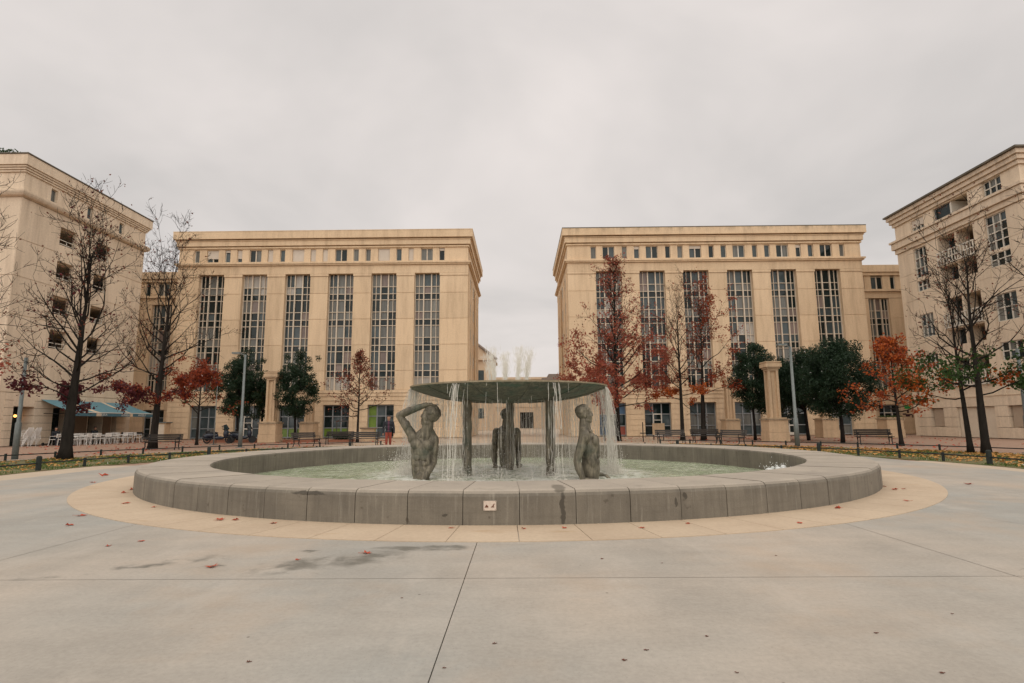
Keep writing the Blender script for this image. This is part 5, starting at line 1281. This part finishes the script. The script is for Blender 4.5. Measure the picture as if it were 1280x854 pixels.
part('front_bar', MB().tube([(XB, 41.55, ZB), (XB, 50.45, ZB)], .03, 8), 'frame_white', aw)
def lettering(txt, y, size):
    c = bpy.data.curves.new('lettering', 'FONT'); c.body = txt; c.size = size; c.extrude = .002
    o = bpy.data.objects.new('lettering_raw', c); COL.objects.link(o); bpy.context.view_layer.update()
    me = bpy.data.meshes.new_from_object(o.evaluated_get(bpy.context.evaluated_depsgraph_get())); bpy.data.objects.remove(o)
    me.materials.clear(); me.materials.append(MATS['letter_white'])
    l = link('lettering', me, aw, (XB+.012, y, ZB-.22)); l.rotation_euler = (pi/2, 0, pi/2)
for y in (43.75, 46.35, 48.4): lettering('ANGELA', y, .26)

def cafe_chair(mt='plastic_white', nm='cafe_chair', lab='white plastic café chair in the rows under the blue awning', grp='white chairs on the café terrace'):
    P = [('seat', MB().box(-.22, .22, -.2, .24, .42, .455), mt), ('backrest', MB().tube([(-.2, .24, .52), (-.2, .3, .84)], .025, 5).tube([(.2, .24, .52), (.2, .3, .84)], .025, 5).box(-.22, .22, .25, .275, .56, .84), mt)]
    for sx in (-1, 1):
        for sy in (-1, 1): P.append(('leg', MB().tube([(sx*.19, sy*.19+.02, .43), (sx*.23, sy*.24+.02, 0)], .02, 5), mt))
        P.append(('armrest', MB().tube([(sx*.23, .26, .66), (sx*.24, -.14, .66), (sx*.22, -.18, .44)], .018, 5), mt))
    return local_thing(nm, lab, 'chair', (0, 0, 0), 0, P, grp)
rng = random.Random(6); ch = cafe_chair(); first = True
dk = cafe_chair('iron_black', 'cafe_chair', 'dark café chair at the far end of the terrace rows', 'dark chairs on the café terrace'); dfirst = True
for row, x in enumerate((-31.6, -32.5, -33.4)):
    for k in range(9):
        y = 40.5+k*.98+row*.2+rng.uniform(-.15, .15); rz = rng.choice([pi/2, -pi/2])+rng.gauss(0, .25); xx = x+rng.uniform(-.12, .12)
        if k == 8 or (row == 2 and k > 6):
            if dfirst: dk.location = (xx, y, -.025); dk.rotation_euler.z = rz; dfirst = False
            else: dup(dk, (xx, y, -.025), rz)
        else:
            if first: ch.location = (xx, y, -.025); ch.rotation_euler.z = rz; first = False
            else: dup(ch, (xx, y, -.025), rz)
tb = local_thing('cafe_table', 'small dark café table among the white chairs', 'table', (-32.05, 41.1, -.025), 0,
                 [('tabletop', MB().lathe([(0, .70), (.34, .70), (.34, .73), (0, .73)], 16), 'wood_dark'), ('stem', MB().tube([(0, 0, .03), (0, 0, .7)], .03, 8), 'iron_black'), ('base', MB().lathe([(0, 0), (.24, 0), (.22, .03), (0, .04)], 16), 'iron_black')], 'tables on the café terrace')
for y in (43.0, 45.0, 46.9, 48.7): dup(tb, (-32.05+rng.uniform(-.1, .1), y, -.025), 0)
# leaning stacks of white chairs by the doorway
for j, (x, y) in enumerate(((-34.35, 39.45), (-34.3, 40.05))):
    for k in range(5):
        c = dup(ch, (x+.03*k, y+.05*k, -.025+k*.115), -pi/2+.06*j, 'white plastic café chair in the stacks beside the lit doorway'); c['group'] = 'stacked white chairs by the café door'
# kick scooter against the pier
local_thing('kick_scooter', 'black electric kick scooter parked against the café pier', 'kick scooter', (-34.0, 41.3, -.025), radians(84), [
    ('deck', MB().box(-.4, .35, -.07, .07, .1, .15), 'iron_black'), ('stem', MB().tube([(.42, 0, .14), (.5, 0, .3), (.4, 0, 1.12)], .03, 8), 'iron_black'), ('handlebar', MB().tube([(.4, -.23, 1.12), (.4, .23, 1.12)], .018, 6), 'rubber'),
    ('wheel', MB().lathe([(.07, -.02), (.11, -.02), (.11, .02), (.07, .02)], 16, closed=True), 'rubber')][:3] + [
    ('wheel', (lambda cx: (lambda m: m)(MB().tube([(cx, -.025, .11), (cx, .025, .11)], .11, 16)))(c), 'rubber') for c in (.46, -.42)])
# storage cabinet near the far end of the terrace
t = thing('terrace_cabinet', 'pale cabinet with dark top at the end of the café terrace', 'cabinet', (-30.6, 48.9, 0))
part('body', MB().box(-31.2, -30.1, 48.6, 49.3, -.02, 1.55), 'column_stone', t); part('top', MB().box(-31.3, -30.0, 48.5, 49.4, 1.56, 1.64), 'pole_grey', t); part('door', MB().box(-31.1, -30.2, 48.58, 48.595, .1, 1.45), 'frame_cream', t)

# parked motor scooter
def motor_scooter():
    def wheel(x): 
        m_ = MB(); r = .27
        for (ra, w) in ((r, .055),):
            pts = [(x+ra*cos(2*pi*i/20)*.86, 0, .29+ra*sin(2*pi*i/20)*.86) for i in range(21)]; m_.tube(pts, w, 8, caps=False)
        return m_
    hub = lambda x: MB().tube([(x, -.05, .29), (x, .05, .29)], .12, 12)
    body = MB(); body.ball((-.45, 0, .62), (.55, .2, .2), 14, 10); body.ball((.05, 0, .42), (.5, .17, .14), 14, 8); body.ball((.62, 0, .72), (.18, .24, .36), 14, 10); body.ball((-.75, 0, .55), (.3, .17, .2), 12, 8)
    t = local_thing('motor_scooter', 'dark navy motor scooter parked beside the thin pale pole', 'scooter', (-22.6, 42.9, -.02), radians(6), [
        ('body', body, 'paint_navy', True), ('seat', MB().ball((-.4, 0, .8), (.48, .17, .09), 14, 8).ball((-.72, 0, .9), (.18, .15, .08), 10, 6), 'rubber', True),
        ('fork', MB().tube([(.62, 0, .8), (.82, 0, .3)], .05, 8), 'iron_black'), ('handlebar', MB().tube([(.5, -.36, 1.06), (.55, 0, 1.02), (.5, .36, 1.06)], .025, 6), 'rubber'),
        ('windscreen', MB().tube([(.66, 0, 1.0), (.5, 0, 1.38)], [.2, .13], 10), 'glass_dark'), ('headlight', MB().ball((.8, 0, .85), (.06, .14, .08), 10, 6), 'glass_blue', True),
        ('mirror', MB().tube([(.5, .3, 1.06), (.46, .36, 1.25)], .012, 5).ball((.46, .37, 1.28), (.03, .07, .05), 8, 6), 'iron_black'), ('mirror', MB().tube([(.5, -.3, 1.06), (.46, -.36, 1.25)], .012, 5).ball((.46, -.37, 1.28), (.03, .07, .05), 8, 6), 'iron_black'),
        ('exhaust', MB().tube([(-.3, -.2, .3), (-.95, -.22, .4)], [.05, .07], 8), 'iron_black'), ('wheel', wheel(.84), 'rubber'), ('wheel', wheel(-.72), 'rubber'), ('rim', hub(.84), 'iron_black'), ('rim', hub(-.72), 'iron_black'), ('stand', MB().tube([(-.1, .1, .3), (-.15, .2, .0)], .02, 6), 'iron_black')])
    return t
motor_scooter()
local_thing('motor_scooter', 'second dark scooter partly hidden by the evergreen trunk', 'scooter', (-21.3, 43.9, -.02), radians(12), [
    ('body', MB().ball((-.4, 0, .6), (.5, .2, .2), 12, 8).ball((.05, 0, .42), (.5, .16, .14), 12, 8).ball((.6, 0, .72), (.17, .22, .36), 12, 8), 'paint_navy', True), ('seat', MB().ball((-.4, 0, .8), (.46, .16, .09), 12, 8), 'rubber', True),
    ('fork', MB().tube([(.62, 0, .8), (.8, 0, .3)], .05, 8), 'iron_black'), ('handlebar', MB().tube([(.5, -.34, 1.1), (.5, .34, 1.1)], .025, 6), 'rubber'), ('wheel', MB().tube([(.82, -.05, .28), (.82, .05, .28)], .28, 18), 'rubber'), ('wheel', MB().tube([(-.7, -.05, .28), (-.7, .05, .28)], .28, 18), 'rubber'), ('windscreen', MB().tube([(.64, 0, 1.0), (.5, 0, 1.34)], [.2, .13], 10), 'glass_dark')])

# ------------------------------------------------------------------ people (centimetres, then scaled)
def walker():
    mb = MB(); B = mb.ball
    B((0, 0, 100), (16, 11, 12), 16, 10); B((0, 0, 118), (17, 11.5, 16), 16, 10); B((0, 1, 136), (20, 12, 14), 16, 10); B((0, 1, 146), (19, 9, 6), 16, 10)
    capsule(mb, (-8, 0, 95), (-9, -7, 52), 9, 6.2); capsule(mb, (-9, -7, 52), (-9, 0, 10), 6.2, 4.4); B((-9, -6, 4), (4.6, 12, 4.6), 12, 8)
    capsule(mb, (8, 0, 95), (9, 3, 52), 9, 6.2); capsule(mb, (9, 3, 52), (9, 16, 12), 6.2, 4.4); B((9, 12, 5), (4.6, 12, 4.6), 12, 8)
    capsule(mb, (-20, 1, 144), (-26, 5, 116), 6.5, 5.2); capsule(mb, (-26, 5, 116), (-25, -6, 93), 5.2, 4.0)
    capsule(mb, (20, 1, 144), (26, 0, 116), 6.5, 5.2); capsule(mb, (26, 0, 116), (27, -4, 92), 5.2, 4.0)
    for s, y in ((-1, -8), (1, -5)):
        B((s*26, y, 86), (2.4, 3.8, 5), 10, 8)
        for i in range(4): capsule(mb, (s*26, y-2.6+i*1.8, 83), (s*25.4, y-2.8+i*1.8, 76.5+abs(i-1.4)*.8), 1.0, .8, 7)
        capsule(mb, (s*25, y-3.6, 87), (s*23.6, y-5, 81), 1.1, .9, 7)
    capsule(mb, (0, 0, 148), (0, -1, 158), 6, 5.4); head(mb, (0, -2, 168), (0, -1, -.12), 1.12)
    def mf(c):
        if c.z > 153:
            return 4 if (c.z > 172 or (c.y > 1.5 and c.z > 160)) else 3
        if c.z < 8: return 5
        if c.z < 96 and abs(c.x) < 20: return 1
        if abs(c.x) > 21 and c.z < 91: return 3
        if abs(c.x) < 4.2 and c.y < 0 and c.z > 100: return 2
        return 0
    return fuse('person', mb, .9, ['jacket', 'trousers', 'shirt', 'skin', 'hair', 'rubber'], 3, mf)
rng = random.Random(12)
o = bpy.data.objects.new('person', walker()); COL.objects.link(o); o.scale = (.0101,)*3; o.location = (-6.5, 28.6, -.022); o.rotation_euler.z = radians(12)
tag(o, 'person in dark navy jacket and red trousers walking behind the fountain', 'person')
def sitter():
    mb = MB(); B = mb.ball
    B((0, 6, 52), (17, 14, 10), 14, 10); B((0, 8, 70), (16, 11, 18), 14, 10); B((0, 8, 90), (19, 11, 13), 14, 10)
    for s in (-1, 1):
        capsule(mb, (s*8, 4, 52), (s*9, -36, 50), 8.5, 6.5); capsule(mb, (s*9, -36, 50), (s*9, -34, 8), 6.2, 4.4); B((s*9, -39, 4), (4.6, 11, 4.4), 12, 8)
        capsule(mb, (s*19, 8, 97), (s*23, 2, 70), 6.4, 5); capsule(mb, (s*23, 2, 70), (s*13, -22, 68), 5, 3.8); B((s*11, -27, 68), (3.6, 5.5, 2.4), 10, 8)
        for i in range(4): capsule(mb, (s*(8.6+i*1.7), -31, 68), (s*(8.4+i*1.7), -36.5+abs(i-1.5), 66.5), 1.0, .8, 7)
        capsule(mb, (s*8, -27, 68), (s*6.2, -31, 68), 1.1, .9, 7)
    capsule(mb, (0, 7, 100), (0, 5, 112), 6, 5.4); head(mb, (0, 4, 121), (0, -1, -.1), 1.1)
    def mf(c):
        if c.z > 106: return 2 if (c.z > 125 or c.y > 7) else 1
        if c.z < 62 and c.y < 2 : return 3
        if c.y < -22 and c.z > 60: return 1
        return 0
    return fuse('person', mb, 1.0, ['jacket', 'skin', 'hair', 'trousers_dark'], 3, mf)
pmat('trousers_dark', (.02, .022, .03), rough=.9)
sm = sitter()
for (x, y, rz, lab) in ((-33.4, 45.0, radians(70), 'seated person in dark clothes at the middle of the café terrace'), (-33.3, 41.05, radians(60), 'seated person in black behind the first leafless tree on the café terrace')):
    o = bpy.data.objects.new('person', sm); COL.objects.link(o); o.scale = (.01,)*3; o.location = (x, y, -.025); o.rotation_euler.z = rz; tag(o, lab, 'person')

# ------------------------------------------------------------------ single leaves lying on the plaza
def maple_leaf(size, rng, curl):
    mb = MB(); n = 10; c = (0, 0, size*.06); pts = []
    for i in range(n):
        a = 2*pi*i/n; r = size*(.52 if i % 2 == 0 else .26)*rng.uniform(.85, 1.15); pts.append((r*cos(a), r*sin(a), abs(rng.gauss(0, curl))*size+.002))
    for i in range(n): mb.quad(c, pts[i], pts[(i+1) % n])
    mb.tube([(size*.2, 0, size*.05), (size*.75, size*.06, size*.12)], .002, 4)
    return mb
rng = random.Random(55)
LV = [(-3.02, 5.79, .13), (-1.65, 6.35, .12), (-6.77, 9.0, .16), (-6.29, 8.16, .12), (-11.49, 15.96, .26), (-6.99, 10.32, .15), (-8.09, 11.86, .12), (-8.31, 12.43, .16), (-6.17, 9.81, .1), (-4.35, 8.49, .14), (-4.12, 8.48, .1), (-3.45, 8.2, .12), (-.9, 7.77, .08), (.05, 7.69, .07), (.58, 7.72, .07), (1.6, 7.7, .08), (2.27, 8.0, .07), (3.7, 9.1, .14), (3.78, 8.0, .09), (5.0, 9.3, .12), (7.43, 11.67, .14), (6.61, 10.09, .12), (7.58, 12.23, .12), (7.7, 11.79, .1), (-4.54, 7.04, .08), (-4.75, 6.77, .06), (-2.29, 6.07, .05), (-7.9, 12.0, .15), (-8.0, 12.25, .12), (8.1, 13.2, .12), (-10.4, 14.1, .14), (9.6, 12.6, .16), (7.4, 7.8, .12)]
for i, (x, y, s) in enumerate(LV):
    mb = maple_leaf(s, rng, .12); on_ring = (x-FC[0])**2+(y-FC[1])**2 < 10.42**2
    o = link('fallen_leaf', mb.mesh('fallen_leaf', 'leaf_fallen'), None, (x, y, .009 if on_ring else .001)); o.rotation_euler.z = rng.random()*6.28
    if on_ring: tag(o, 'curled red-brown leaf lying on the beige ring round the fountain', 'leaf', 'leaves on the fountain apron')
    else: tag(o, 'curled red leaf lying on the grey concrete of the plaza', 'leaf', 'leaves on the plaza')
for i, (x, y) in enumerate([(3.09, 4.35), (.6, 3.56), (1.19, 3.39), (2.31, 3.38), (2.64, 6.16), (.83, 6.05), (1.39, 5.87), (2.32, 3.98), (1.2, 3.93), (-1.6, 3.55), (-.44, 3.46), (-.17, 3.82), (-.95, 4.77), (.76, 3.71)]):
    mb = maple_leaf(.028 if i % 2 else .02, rng, .1); o = link('leaf_scrap', mb.mesh('leaf_scrap', 'leaf_brown'), None, (x, y, .001)); tag(o, 'tiny dark scrap of dead leaf on the concrete', 'leaf scrap', 'leaf scraps on the plaza')
